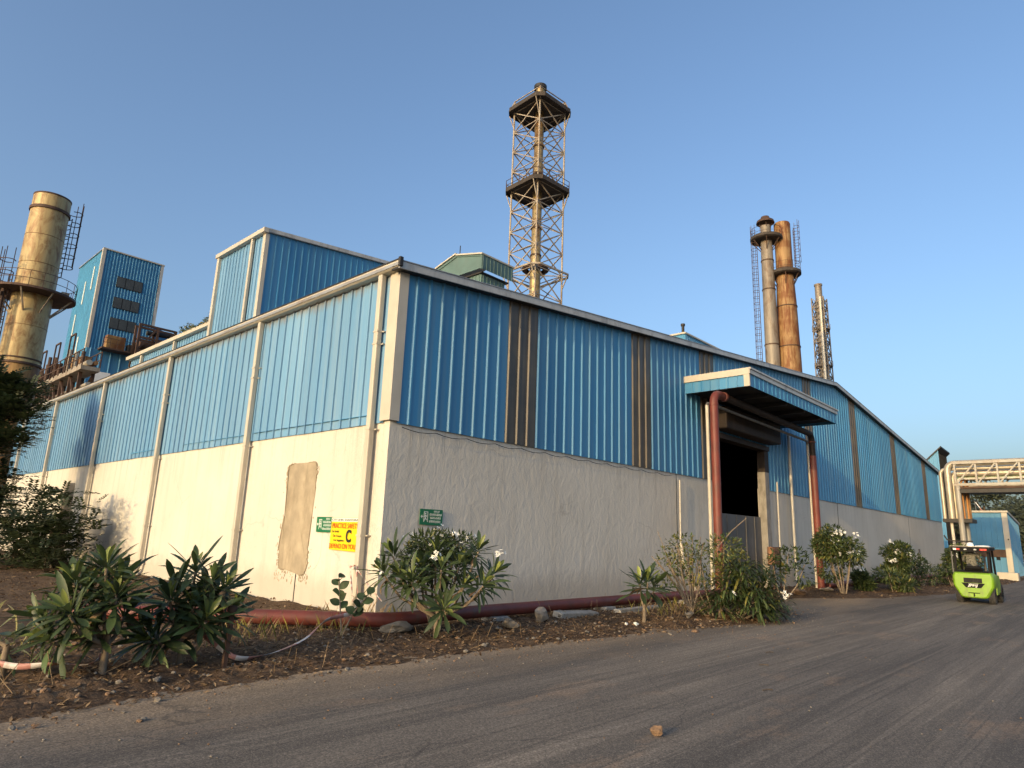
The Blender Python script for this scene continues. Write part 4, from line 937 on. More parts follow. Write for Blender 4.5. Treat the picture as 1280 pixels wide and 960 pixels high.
for y in np.arange(2.0, 22, 2.4):
    h = 1.5+rnd(0, 1.5)
    MB().tube([(0.5, float(y), 0.02), (0.5, float(y), h)], 0.16, 8).build('valve_stem', M['lag'] if random.random() < 0.4 else M['rust'], gl, smooth=True)
    MB().box((0.5, float(y)+0.3, 0.02), (1.2, float(y)+1.3, h*0.8)).build('valve_box', M['rust'] if random.random() < 0.6 else M['stack_rust'], gl)
for y in (4, 9, 14, 19):
    b = MB(); b.beam((0.1, y, 1.5), (0.1, y, 3.6), 0.12); b.beam((0.1, y, 3.6), (0.1, y+1.6, 3.6), 0.12); b.beam((0.1, y+1.6, 3.6), (0.1, y+1.6, 0), 0.12)
    b.build('pipe_goalpost', M['rust'], gl)
# greenish hut on the roof
hu = thing('roof_hut', 'faded green hut with a wide fascia on the shed roof left of the lattice tower', 'hut', (21.1, 19.6, 8.8))
core_box(hu, (0.5, 0.5, 0), (2.7, 4.4, 10.4), M['green_roof'])
clad_face(hu, (0.45, 0.45, 0), (1, 0, 0), (0, -1, 0), 2.3, 0, 10.4, M['green_roof'])
clad_face(hu, (0.45, 0.45, 0), (0, 1, 0), (-1, 0, 0), 4.0, 0, 10.4, M['green_roof'])
MB().prism([(0, 10.4), (0, 11.5), (2.6, 12.1), (4.8, 11.5), (4.8, 10.4), (4.7, 10.4), (4.7, 11.35), (2.6, 11.95), (0.1, 11.35), (0.1, 10.4)], (0, 0, 0), (0, 1, 0), (0, 0, 1), (0.06, 0, 0)).build('fascia', M['green_roof'], hu)
MB().prism([(0, 10.5), (4.8, 10.5), (4.8, 11.5), (2.6, 12.08), (0, 11.5)], (0.062, 0, 0), (0, 1, 0), (0, 0, 1), (0.05, 0, 0)).build('fascia', M['green_roof'], hu)
cladding((0, -0.01, 0), (1, 0, 0), (0, -1, 0), 0.0, 3.1, 10.4, lambda u: 11.5, ribs_between(0, 3.1, 0.36, 0.1), 0.03).build('fascia', M['green_roof'], hu, fix=False)
b = MB(); b.add([(-0.1, -0.1, 11.52), (3.2, -0.1, 11.52), (3.2, 2.6, 12.13), (-0.1, 2.6, 12.13)], [(0, 1, 2, 3)]); b.add([(-0.1, 2.6, 12.13), (3.2, 2.6, 12.13), (3.2, 4.9, 11.52), (-0.1, 4.9, 11.52)], [(0, 1, 2, 3)])
o = b.build('roof', M['cream'], hu); sm = o.modifiers.new('t', 'SOLIDIFY'); sm.thickness = 0.1
MB().box((0.3, 0.3, 10.28), (3.0, 4.7, 10.38)).build('eave_soffit', M['dark'], hu)
MB().tube([(0.3, 2.6, 12.1), (0.3, 2.6, 12.9)], 0.035, 6).build('lightning_rod', M['dark'], hu)
# small penthouse with vent pipe near the ridge, and the gabled box at the far end
pe = thing('roof_penthouse', 'small blue rooftop penthouse with a vent pipe left of the twin stacks', 'penthouse', (57.6, 24.0, 0))
core_box(pe, (0.06, 0.06, 0), (14, 2.9, 23.9), M['interior'])
clad_face(pe, (0, 0, 0), (0, 1, 0), (-1, 0, 0), 3.0, 8, 24.6, M['tower_blue'])
clad_face(pe, (0, 0, 0), (1, 0, 0), (0, -1, 0), 14, 8, 24.6, M['blue'])
MB().box((-0.2, -0.15, 24.6), (14, 3.1, 24.78)).build('roof', M['cream'], pe)
MB().lathe([(0.16, 24.7), (0.16, 25.6), (0.24, 25.6), (0.24, 25.85)], 12, (0.1, 0.3, 0)).build('vent_pipe', M['dark'], pe, smooth=True)
eb = thing('gabled_box', 'small blue box with a sloping dark roof at the far end of the shed', 'building', (73.6, 3.6, 0))
core_box(eb, (0.05, 0.05, 0), (4.2, 3.6, 10.3), M['interior'])
clad_face(eb, (0, 0, 0), (0, 1, 0), (-1, 0, 0), 4.0, 2, lambda u: 12.05-0.95*u, M['tower_blue'], 0.36, 0.05)
clad_face(eb, (0, 0, 0), (1, 0, 0), (0, -1, 0), 4.2, 2, 11.7, M['interior'], 0.36, 0.05)
MB().add([(-0.2, -0.3, 12.3), (4.4, -0.3, 12.1), (4.4, 4.2, 7.9), (-0.2, 4.2, 8.1), (-0.2, -0.3, 12.45), (4.4, -0.3, 12.25), (4.4, 4.2, 8.05), (-0.2, 4.2, 8.25)], [(0, 3, 2, 1), (4, 5, 6, 7), (0, 1, 5, 4), (1, 2, 6, 5), (2, 3, 7, 6), (3, 0, 4, 7)]).build('roof', M['dark'], eb)

# ------------------------------------------------------------------ pipe rack at the far end
XK = 40.0
pr_ = thing('pipe_rack', 'beige steel pipe bridge on a column crossing the road at the far end', 'pipe rack', (XK, -3.0, 0))
ZA, ZB = 5.62, 6.93
for x in (0, 1.6):
    for z in (ZA, ZB): MB().beam((x, 0.1, z), (x, -9.2, z), 0.11, 0.15).build('chord', M['rack'], pr_)
    ys = [-0.05-1.06*i for i in range(9)]
    for i, y in enumerate(ys):
        MB().beam((x, y, ZA+0.1), (x, y, ZB-0.1), 0.10).build('truss_post', M['rack'], pr_)
        if i < 8:
            MB().beam((x+0.01, y-0.08, ZA+0.1), (x+0.01, y-0.98, ZB-0.1), 0.075).build('diagonal', M['rack'], pr_)
for x, y in ((0, -0.1), (1.6, -0.1), (0, -9.0), (1.6, -9.0)):
    MB().tube([(x, y, 0), (x, y, ZA-0.1)], 0.15, 12).build('column', M['rack'], pr_, smooth=True)
MB().box((-0.1, 0.0, ZA-0.50), (1.7, -9.2, ZA-0.28)).build('cable_tray', M['dark'], pr_)
MB().box((0.05, 0.0, ZA-0.24), (1.55, -9.2, ZA-0.12)).build('deck_plate', M['rust'], pr_)
def pipe(label, pts, r, mat, name='service_pipe'):
    o = MB().tube(pts, r, 12).build(name, M[mat], smooth=True); return tag(o, label, 'pipe')
def bend(x, ytop, zt, zb, R, yend):
    return [(x, ytop, zb)]+arc((x, ytop-R, zt-R), (0, 1, 0), (0, 0, 1), 0.0, PI/2, R)+[(x, yend, zt)]
pipe('fat pale lagged pipe bending down from the rack beside the shed end', bend(XK+0.25, -2.62, 6.92, 3.55, 0.42, -12), 0.19, 'lag')
pipe('thin pale lagged pipe nearest the shed wall dropping from the rack', bend(XK+0.55, -2.2, 6.62, 3.55, 0.3, -12), 0.11, 'lag')
pipe('pale lagged pipe running low inside the rack bridge', bend(XK+0.9, -2.75, 6.35, 3.6, 0.3, -12), 0.20, 'lag')
pipe('pale green pipe dropping from the rack to the dark tray', bend(XK+1.0, -2.95, 6.1, 3.6, 0.2, -12), 0.08, 'palegreen')
pipe('slim cream pipe dropping between the green and orange ones', bend(XK+0.5, -3.03, 6.0, 3.4, 0.2, -12), 0.07, 'white_pipe')
pipe('slim orange pipe dropping beside the rack column', bend(XK+0.7, -3.20, 5.95, 3.6, 0.2, -12), 0.05, 'orange')
pipe('second slim orange pipe just right of the first', bend(XK+1.1, -3.34, 6.05, 3.6, 0.2, -12), 0.05, 'orange')
pipe('rusty brown pipe hidden behind the orange ones on the rack', bend(XK+1.5, -3.36, 6.2, 3.6, 0.2, -12), 0.09, 'stack_rust')
dt = thing('pipe_tray', 'dark drip tray under the dropping pipes at the shed end', 'tray', (XK, -2.9, 0))
MB().box((0.0, -0.75, 3.38), (1.6, 0.75, 3.6)).build('tray_body', M['dark'], dt)
MB().tube([(-0.1, 0.75, 2.6), (-0.2, 0.6, 2.35), (-0.25, 0.2, 2.28), (-0.25, -0.7, 2.28)], 0.04, 6).build('tray_stay', M['dark'], dt)
pipe('white pipe falling from the drip tray to the ground, nearest the shed', [(XK+0.3, -2.55, 3.4), (XK+0.3, -2.6, 0.0)], 0.085, 'white_pipe')
pipe('white pipe falling from the drip tray, next to the rack column', [(XK+0.3, -3.12, 3.6), (XK+0.3, -3.1, 0.0)], 0.07, 'white_pipe')
pipe('grey pipe falling from the drip tray behind the white ones', [(XK+0.9, -2.95, 3.4), (XK+0.9, -2.95, 0.0)], 0.11, 'gate')
# blue hut beyond
bh = thing('blue_hut', 'blue corrugated hut with cream corner trim behind the forklift', 'hut', (54.0, -3.75, -0.06)); bh.scale = (1.2, 1.15, 1.14)
HH = 4.1
core_box(bh, (0.06, 0.06, -0.1), (5.0, 2.5, HH-0.1), M['interior'])
clad_face(bh, (0, 2.5, 0), (0, -1, 0), (-1, 0, 0), 2.35, 1.75, HH, M['tower_blue'], 0.30, 0.04)
clad_face(bh, (0, 2.5, 0), (0, -1, 0), (-1, 0, 0), 2.35, 0.0, 1.25, M['tower_blue'], 0.30, 0.04)
MB().box((-0.07, 0.2, 1.27), (0.0, 2.5, 1.72)).build('door_lintel', M['rust'], bh)
MB().box((-0.09, -0.04, -0.02), (0.05, 0.26, HH+0.06)).build('corner_trim', M['cream'], bh)
clad_face(bh, (0.05, 0, 0), (1, 0, 0), (0, -1, 0), 4.9, 0, lambda u: HH-0.12*u, M['blue'], 0.30, 0.04)
MB().add([(-0.15, -0.1, HH+0.02), (5.1, -0.1, HH-0.58), (5.1, 2.6, HH-0.58), (-0.15, 2.6, HH+0.02), (-0.15, -0.1, HH+0.14), (5.1, -0.1, HH-0.46), (5.1, 2.6, HH-0.46), (-0.15, 2.6, HH+0.14)], [(0, 3, 2, 1), (4, 5, 6, 7), (0, 1, 5, 4), (1, 2, 6, 5), (2, 3, 7, 6), (3, 0, 4, 7)]).build('roof', M['cream'], bh)
MB().box((-0.3, 0.02, 2.35), (-0.0, 0.06, 2.45)).build('lamp_arm', M['dark'], bh)
o = MB().box((-0.35, -0.55, -0.1), (0.35, 0.55, 0.48)).build('concrete_block', M['cream'], bevel=0.03, loc=(46.0, -4.35, 0)); tag(o, 'pale concrete block at the foot of the blue hut', 'block')
sh = thing('shack', 'open brick and tin shack at the right edge beyond the blue hut', 'shack', (58, -8.6, 0))
for z in (0, 1.5, 2.9): MB().box((0, -3, z+0.95), (3, 0.6, z+1.25)).build('shelf_slab', M['concrete'], sh)
MB().box((0.8, -3, 0), (3, 0.5, 4.1)).build('back_wall', M['stack_rust'], sh)
for y in (-2.5, 0.4): MB().beam((0.1, y, 0), (0.1, y, 4.3), 0.22).build('post', M['rust'], sh)
MB().add([(-0.4, -3.3, 4.2), (3.4, -3.3, 4.9), (3.4, 0.9, 4.9), (-0.4, 0.9, 4.2), (-0.4, -3.3, 4.3), (3.4, -3.3, 5.0), (3.4, 0.9, 5.0), (-0.4, 0.9, 4.3)], [(0, 3, 2, 1), (4, 5, 6, 7), (0, 1, 5, 4), (1, 2, 6, 5), (2, 3, 7, 6), (3, 0, 4, 7)]).build('tin_roof', M['roof'], sh)
fl = thing('flag', 'small red and white flag before the distant trees', 'flag', (60, -1.45, 0))
MB().tube([(0, 0, 0), (0, 0.45, 5.9)], 0.03, 6).build('pole', M['gate'], fl)
b = MB()
for i in range(6):
    t = i/6; p = Vector((0, 0.4-0.55*t, 5.75-0.9*t)); b.add([p, p+Vector((0.02, -0.1, -0.16)), p+Vector((0.03*math.sin(i), -0.17, -0.31)), p+Vector((0.03, -0.06, 0.02))], [(0, 1, 2, 3)], 0 if i < 3 else 1)
o = b.build('cloth', [M['white'], M['tape_red']], fl); o.modifiers.new('t', 'SOLIDIFY').thickness = 0.01

# ------------------------------------------------------------------ plants
def leaf_mesh(L, wd, droop, fold, mat, curl=0.0, n=7, tipw=1.55):
    """a long leaf along +X, face up, drooping by droop (radians over its length)"""
    b = MB(); x = 0.0; z = 0.0; rows = []
    for i in range(n+1):
        t = i/n; w = wd*0.5*math.sin(PI*min(1, (0.05+0.95*t)**tipw))**0.8 if t < 1 else 0.004
        w = max(w, 0.004); a = -droop*t*t+curl
        rows += [(x, -w, z+fold*w), (x, 0, z), (x, w, z+fold*w)]
        x += L/n*math.cos(a); z += L/n*math.sin(a)
    b.v = rows
    b.f = [(3*i+k, 3*i+3+k, 3*i+4+k, 3*i+1+k) for i in range(n) for k in (0, 1)]; b.mi = [0]*len(b.f)
    me = bpy.data.meshes.new('leaf'); me.from_pydata(b.v, [], b.f); me.materials.append(mat)
    me.polygons.foreach_set('use_smooth', [True]*len(me.polygons)); return me
LEAF = [leaf_mesh(0.44, 0.080, d, f, M['plum']) for d, f in ((0.15, 0.25), (0.35, 0.3), (0.05, 0.2), (0.6, 0.28))]
LEAF_Y = [leaf_mesh(0.30, 0.080, d, 0.5, M['plum_young']) for d in (0.15, 0.5)]
LEAF_P = [leaf_mesh(0.42, 0.12, d, 0.3, M['plum_pale']) for d in (0.5, 0.9)]
LEAF_D = [leaf_mesh(0.33, 0.07, 1.3, 0.6, M['dry1']), leaf_mesh(0.30, 0.06, 0.9, 0.7, M['dry2'])]
def put_leaf(me, parent, p, d, upv, s=1.0):
    d = d.normalized(); y = upv.cross(d)
    if y.length < 1e-3: y = Vector((1, 0, 0)).cross(d)
    y.normalize(); z = d.cross(y)
    m = Matrix((d, y, z)).transposed().to_4x4()
    o = bpy.data.objects.new('leaf', me); COL.objects.link(o); o.parent = parent
    o.matrix_local = Matrix.Translation(p) @ m @ Matrix.Diagonal((s, s, s, 1)); return o
def rosette(parent, p, axis, n=16, s=1.0, young=4, leaves=LEAF, spread=(0.35, 1.95), yl=LEAF_Y):
    axis = axis.normalized(); a0 = axis.orthogonal().normalized(); a1 = axis.cross(a0)
    for i in range(n):
        t = i/(n-1); ph = i*2.39996+rnd(-0.25, 0.25); th = spread[0]+(spread[1]-spread[0])*t**0.8+rnd(-0.12, 0.12)
        d = axis*math.cos(th)+(a0*math.cos(ph)+a1*math.sin(ph))*math.sin(th)
        me = random.choice(yl if i < young else (LEAF_D if i > n*0.72 and random.random() < 0.16 else leaves))
        base = p-axis*(0.16*s*t)
        put_leaf(me, parent, base+d*0.03, d, axis+Vector((0, 0, 0.25)), s*rnd(0.62, 1.15)*(1 if i >= young else 0.85))
def stems(parent, paths, mat, r0=0.03, name='stem'):
    for pts in paths:
        n = len(pts); MB().tube(pts, [r0*(1-0.45*i/(n-1)) for i in range(n)], 8).build(name, mat, parent, smooth=True)
def flowers(mb, c, n, s, spread):
    for _ in range(n):
        p = Vector(c)+Vector((random.gauss(0, 1), random.gauss(0, 1), random.gauss(0, 0.7)))*spread
        ax = Vector((rnd(-0.8, 0.2), rnd(-1, 0.1), rnd(0.1, 1))).normalized(); a = ax.orthogonal().normalized(); c2 = ax.cross(a)
        for k in range(5):
            t = k*2*PI/5; d = a*math.cos(t)+c2*math.sin(t); e = a*math.cos(t+0.9)+c2*math.sin(t+0.9)
            mb.add([p, p+d*s*0.75+ax*s*0.25, p+(d*0.75+e*0.62)*s*0.85+ax*s*0.3, p+e*s*0.7+ax*s*0.25], [(0, 1, 2, 3)])
def plumeria(label, base, crowns, lr=1.0, trunk_mat='bark', flower_pts=(), n=24, young=4, leaves=LEAF, bend_=0.0):
    x, y = base; z0 = verge_h(x, y)-0.03
    root = thing('plumeria_plant', label, 'plant', (x, y, z0))
    fork = Vector((bend_, bend_*0.4, 0.32))
    MB().tube([(0, 0, -0.05), (bend_*0.3, 0, 0.15), fork], [0.045, 0.038, 0.034], 9).build('trunk', M[trunk_mat], root, smooth=True)
    for c in crowns:
        c = Vector(c); mid = fork.lerp(c, 0.5)+Vector((c.x*0.15, c.y*0.15, -0.06))
        stems(root, [[fork, mid, c-Vector((0, 0, 0.04))]], M[trunk_mat], 0.027)
        ax = (c-fork).normalized()*1.3+Vector((-0.25, -0.35, 0.45)); rosette(root, c, ax, n, lr*rnd(0.92, 1.08), young, leaves)
    if flower_pts:
        b = MB()
        for f in flower_pts: flowers(b, f[:3], f[3] if len(f) > 3 else 5, 0.036, 0.045)
        b.build('blossoms', M['petal'], root, fix=False)
    return root
# screen axes at the plants: right r, away a
VR = Vector((0.676, -0.736, 0)).normalized(); VA = Vector((0.737, 0.676, 0))
def sc(r, a, z): v = VR*r+VA*a; return (v.x, v.y, z)
plumeria('large dark plumeria bush on the far left of the verge, crooked trunk, no flowers', (-5.25, -2.3),
         [sc(-0.14, 0.0, 1.16), sc(-0.54, 0.1, 0.98), sc(-0.24, -0.35, 0.70), sc(0.08, -0.1, 0.86), sc(-0.70, -0.1, 0.60), sc(-0.36, 0.35, 1.12), sc(-0.02, 0.3, 0.62), sc(-0.5, -0.25, 0.42), sc(-0.3, 0.05, 0.86), sc(-0.12, -0.1, 0.52), sc(-0.04, 0.15, 0.98), sc(-0.62, 0.25, 0.78)], 0.92, n=36, bend_=0.0)
plumeria('dark plumeria bush second from the left, dense leaves down to the soil', (-4.37, -2.12),
         [sc(0.0, 0.1, 1.14), sc(0.38, 0.15, 0.92), sc(-0.22, -0.3, 0.36), sc(0.30, -0.1, 0.58), sc(-0.14, -0.15, 0.80), sc(-0.26, 0.2, 0.88), sc(-0.34, -0.2, 0.34), sc(0.12, 0.35, 0.78), sc(0.1, -0.05, 0.72), sc(-0.05, 0.0, 0.50), sc(0.22, 0.1, 1.0), sc(0.42, 0.25, 0.62)], 0.92, n=36)
plumeria('pale yellow leaved plumeria cut off by the left edge of the picture', (-6.0, -1.6),
         [sc(-0.22, 0, 0.55), sc(0.05, 0.05, 0.38)], 0.95, n=9, young=0, leaves=LEAF_P+LEAF[:1])
plumeria('plumeria with white blossoms before the corner of the shed', (-0.45, -2.25),
         [sc(-0.78, 0.0, 1.30), sc(-0.40, -0.3, 0.92), sc(-0.62, -0.1, 0.98), sc(0.05, -0.2, 1.12), sc(0.62, 0.1, 1.42), sc(0.74, -0.25, 0.90), sc(0.15, -0.4, 0.52), sc(0.42, -0.1, 0.86), sc(0.9, 0.1, 1.05), sc(-0.1, 0.2, 1.35), sc(-0.95, 0.1, 1.02), sc(-0.5, 0.1, 0.75), sc(0.3, 0.2, 1.15), sc(-0.3, 0.1, 1.1)], 0.92, n=31,
         flower_pts=[sc(0.98, -0.1, 1.38)+(9,), sc(0.0, -0.45, 1.33)+(4,), sc(-0.82, -0.2, 0.98)+(3,), sc(-0.05, -0.45, 1.27)+(3,)])
plumeria('small single stemmed plumeria with reddish heart in front of the red pipe', (4.5, -3.05),
         [sc(-0.08, 0, 0.84), sc(0.24, 0.05, 0.80), sc(0.06, -0.1, 0.88)], 1.15, n=22, young=3, bend_=0.02)
def leafy(mb, c, n, r, s, mats=(0, 1, 2), wts=(0.6, 0.3, 0.1), droop=0.2, asp=0.38, shell=0.5):
    c = Vector(c)
    for _ in range(n):
        while True:
            v = Vector((rnd(-1, 1), rnd(-1, 1), rnd(-1, 1)))
            if shell*shell < v.length_squared <= 1 or (v.length_squared <= 1 and random.random() < 0.25): break
        p = c+Vector((v.x*r[0], v.y*r[1], v.z*r[2]))
        d = (v+Vector((rnd(-0.8, 0.8), rnd(-0.8, 0.8), rnd(-0.6, 0.7)-droop))).normalized()
        q = d.cross(Vector((rnd(-0.5, 0.5), rnd(-0.5, 0.5), 1))).normalized(); k = s*rnd(0.65, 1.25); up_ = q.cross(d)*k*0.12
        mb.add([p, p+d*k*0.5+q*k*asp*0.5-up_, p+d*k, p+d*k*0.5-q*k*asp*0.5-up_], [(0, 1, 2, 3)], random.choices(mats, wts)[0])
FM = lambda: [M['fol'], M['fol2'], M['fol_y']]
def shrub(label, base, blobs, leaf, n, twigs=(), name='shrub', flw=(), wts=(0.6, 0.3, 0.1), asp=0.38, stem_mat='bark', fs=0.042, droop=0.2):
    x, y = base; root = thing(name, label, 'shrub', (x, y, verge_h(x, y)-0.03))
    b = MB()
    for (c, r, k) in blobs: leafy(b, c, int(n*k*1.3), r, leaf, wts=wts, asp=asp, droop=droop)
    b.build('foliage', FM(), root, kind='stuff', fix=False)
    for (c, r, k) in blobs:
        c = Vector(c); p0 = Vector((c.x*0.15, c.y*0.15, -0.03))
        stems(root, [[p0, p0.lerp(c, 0.5)+Vector((rnd(-0.05, 0.05), rnd(-0.05, 0.05), 0)), c+Vector((0, 0, r[2]*0.4))]], M[stem_mat], 0.026)
    for t in twigs: stems(root, [[Vector(p) for p in t]], M[stem_mat], 0.014, 'twig')
    if flw:
        f = MB()
        for q in flw: flowers(f, q[:3], q[3], fs, q[4] if len(q) > 4 else 0.12)
        f.build('blossoms', M['petal'], root, fix=False)
    return root
# fine leaved flowering shrub standing behind the corner plumeria
shrub('fine leaved shrub with white flowers rising behind the corner plumeria', (0.0, -1.75),
      [(sc(-0.15, 0, 1.42), (0.45, 0.4, 0.26), 1.0), (sc(0.3, 0, 1.40), (0.38, 0.35, 0.24), 0.8), (sc(-0.4, 0, 1.15), (0.35, 0.35, 0.3), 0.7), (sc(0.1, 0.1, 1.05), (0.6, 0.4, 0.35), 0.7)], 0.12, 560,
      flw=[sc(-0.05, -0.2, 1.68)+(5,), sc(0.32, -0.2, 1.62)+(5,), sc(0.55, -0.1, 1.58)+(3,), sc(-0.5, -0.25, 1.55)+(2,), sc(0.05, -0.3, 1.45)+(2,)], wts=(0.62, 0.33, 0.05), asp=0.26)
# bush by the doorway: twiggy yellowish part and a dense strap leaved part
tw_ = []
for _ in range(22):
    a = rnd(-1.05, 0.3); tw_.append([sc(-0.55, 0, 0.1), sc(-0.55+a*0.45, rnd(-0.2, 0.2), 0.7), sc(-0.55+a*0.95+rnd(-0.1, 0.1), rnd(-0.3, 0.3), rnd(1.1, 1.9))])
shrub('twiggy half bare shrub with yellowing leaves before the left red post', (6.75, -3.55),
      [(sc(-0.75, 0, 1.45), (0.50, 0.4, 0.42), 0.42), (sc(-0.35, 0, 1.15), (0.55, 0.45, 0.5), 0.55), (sc(0.25, 0.1, 1.5), (0.6, 0.4, 0.38), 0.6), (sc(-1.1, 0, 1.05), (0.35, 0.3, 0.5), 0.25), (sc(0.45, 0.1, 1.15), (0.5, 0.4, 0.4), 0.6)], 0.11, 520,
      twigs=tw_+[[sc(0.0, 0, 1.5), sc(0.4, 0, 1.95), sc(0.75, 0, 2.25)]], wts=(0.25, 0.45, 0.30), asp=0.42)
def strap_bush(label, base, blobs, L, n, wts):
    x, y = base; root = thing('shrub', label, 'shrub', (x, y, verge_h(x, y)-0.02)); b = MB()
    for (c, r, k) in blobs:
        for _ in range(int(n*k)):
            th = rnd(0, 2*PI); u = rnd(0, 1)**0.6; ze = rnd(-1, 1)
            p = Vector(c)+Vector((math.cos(th)*r[0]*u*0.7, math.sin(th)*r[1]*u*0.7, ze*r[2]*0.8))
            d = Vector((math.cos(th), math.sin(th), rnd(-0.35, 1.0))).normalized(); w = d.cross(Vector((0, 0, 1))).normalized()*L*0.055; l = L*rnd(0.6, 1.2)
            q1 = p+d*l*0.5; q2 = p+d*l*0.85+Vector((0, 0, -l*0.16)); q3 = p+d*l*1.05+Vector((0, 0, -l*0.35)); m = random.choices((0, 1, 2), wts)[0]
            b.add([p, q1-w, q1+w, q2-w*0.8, q2+w*0.8, q3], [(0, 1, 2), (1, 3, 4, 2), (3, 5, 4)], m)
    b.build('foliage', FM(), root, kind='stuff', fix=False)
    stems(root, [[(0, 0, -0.05), (c[0]*0.5, c[1]*0.5, c[2]*0.5), c] for (c, r, k) in blobs], M['bark'], 0.03)
    return root
strap_bush('dense dark strap leaved bush at the road edge before the doorway', (7.0, -3.95),
           [(sc(-0.15, 0, 0.62), (0.6, 0.5, 0.35), 1.0), (sc(0.35, -0.1, 0.42), (0.6, 0.5, 0.3), 1.0), (sc(0.1, 0, 1.02), (0.45, 0.4, 0.25), 0.5), (sc(0.62, 0.1, 0.82), (0.35, 0.35, 0.3), 0.45), (sc(-0.45, -0.1, 0.35), (0.4, 0.4, 0.25), 0.5), (sc(0.75, 0, 0.3), (0.35, 0.3, 0.2), 0.4)], 0.42, 330, (0.76, 0.19, 0.05))
fw_ = MB(); flowers(fw_, sc(0.86, -0.55, 0.62), 6, 0.045, 0.06); flowers(fw_, sc(-0.3, -0.6, 0.6), 2, 0.04, 0.04)
o = fw_.build('white_blossoms', M['petal'], fix=False); o.location = (7.0, -3.95, 0); tag(o, 'white blossoms low on the right side of the strap leaved bush', 'flowers')
shrub('sparse shrub with few leaves growing beside the orange box and doorway jamb', (14.0, -2.2),
      [(sc(0.3, 0, 1.3), (0.6, 0.5, 0.35), 0.5), (sc(-0.2, 0, 0.9), (0.5, 0.4, 0.4), 0.4), (sc(0.8, 0, 0.9), (0.4, 0.3, 0.5), 0.25)], 0.2, 240, wts=(0.7, 0.25, 0.05), asp=0.4)
def cloud_blobs(W_, H_, base, k, seed):
    R = random.Random(seed); out = []
    for i in range(k):
        a = R.uniform(-1, 1); h = R.uniform(0, 1)
        out.append((sc(a*W_*0.36, R.uniform(-0.3, 0.3)*W_, base+h*(H_-base)*0.8), (W_*0.26, W_*0.26, H_*0.15), 1.0))
    return out
def fl_tops(W_, H_, k, seed):
    R = random.Random(seed)
    return [sc(R.uniform(-0.38, 0.38)*W_, -W_*0.3, H_*R.uniform(0.55, 0.93))+(R.randint(3, 6), 0.07) for _ in range(k)]
shrub('tall round oleander like shrub covered in white flowers by the right red post', (18.4, -2.75), cloud_blobs(1.7, 2.4, 0.75, 9, 3), 0.17, 300, flw=fl_tops(1.6, 2.4, 10, 4), wts=(0.5, 0.42, 0.08), asp=0.34, fs=0.05)
shrub('dark shrub with white flowers, second along the wall beyond the right red post', (24.2, -3.0), cloud_blobs(1.7, 2.1, 0.6, 8, 6), 0.19, 280, flw=fl_tops(1.4, 2.1, 8, 8), wts=(0.62, 0.33, 0.05), asp=0.34, fs=0.056)
shrub('low dark shrub with few white flowers filling the gap between the two flowering ones', (21.4, -2.4), cloud_blobs(1.1, 1.2, 0.3, 5, 9), 0.19, 260, flw=fl_tops(0.9, 1.2, 2, 10), wts=(0.78, 0.2, 0.02), asp=0.34, fs=0.065)
shrub('dull thin shrub without flowers against the far grey wall', (28.6, -3.1), cloud_blobs(1.8, 1.7, 0.4, 6, 12), 0.2, 110, wts=(0.75, 0.22, 0.03), asp=0.34)
shrub('bright low strap leaved shrub under the flowering ones by the wall', (22.3, -3.4), cloud_blobs(1.3, 0.8, 0.2, 5, 15), 0.3, 130, wts=(0.3, 0.6, 0.1), asp=0.16)
shrub('small shrub with white flowers beside the left side of the forklift', (33.5, -3.9), cloud_blobs(1.8, 2.2, 0.5, 8, 18), 0.22, 190, flw=fl_tops(1.6, 2.2, 8, 20), wts=(0.55, 0.4, 0.05), asp=0.34, fs=0.08)
shrub('low scrubby shrub along the wall left of the flower shrub near the forklift', (31.0, -3.9), cloud_blobs(2.2, 1.0, 0.2, 7, 22), 0.22, 150, wts=(0.7, 0.25, 0.05), asp=0.34)
# sapling with round leaves before the red pipe
sp = thing('sapling', 'young sapling with round leaves before the red pipe by the corner', 'plant', (-1.75, -1.55, verge_h(-1.75, -1.55)))
RND = [leaf_mesh(0.20, 0.145, 0.3, 0.25, M['plum'], tipw=1.0), leaf_mesh(0.18, 0.13, 0.1, 0.25, M['plum'], tipw=1.0)]
for (r, h, a) in ((-0.12, 0.84, -0.10), (0.36, 0.60, 0.24)):
    stems(sp, [[sc(0, 0, -0.03), sc(a*0.6, 0, h*0.5), sc(r, 0, h)]], M['bark'], 0.014)
    for i in range(9):
        t = 0.45+0.55*i/8; p = Vector(sc(0, 0, 0)).lerp(Vector(sc(r, 0, h)), t); d = Vector((math.cos(i*2.4)*0.8, math.sin(i*2.4)*0.8, rnd(0.1, 0.8)))
        put_leaf(random.choice(RND), sp, p, d, Vector((-0.5, -0.7, 0.6)), rnd(0.75, 1.1))
# left tree with fine compound leaves
lt_ = thing('tree', 'dark fine leaved tree hanging over the far left of the shed wall', 'tree', (-3.55, 20.0, 0))
MB().tube([(0, 0, 0), (0.1, -0.1, 1.6), (-0.1, 0.1, 3.4), (-0.4, 0.4, 5.4), (-0.6, 0.6, 6.6)], [0.16, 0.13, 0.10, 0.06, 0.03], 10).build('trunk', M['darkbark'], lt_, smooth=True)
tb = MB(); limb_id = 0
def frond(mb, p, d, L, s):
    d = d.normalized(); side = d.cross(Vector((0, 0, 1)))
    if side.length < 0.1: side = Vector((1, 0, 0))
    side.normalize(); m = 0 if random.random() < 0.8 else 1; n = max(5, int(L/(s*0.55)))
    for i in range(1, n+1):
        t = i/n; q = p+d*L*t+Vector((0, 0, -0.22*L*t*t))
        for sg in (-1, 1):
            e = (side*sg+d*0.45+Vector((0, 0, rnd(-0.25, 0.1)))).normalized(); w = d*s*0.22
            mb.add([q, q+e*s*0.5-w, q+e*s, q+e*s*0.5+w], [(0, 1, 2, 3)], m)
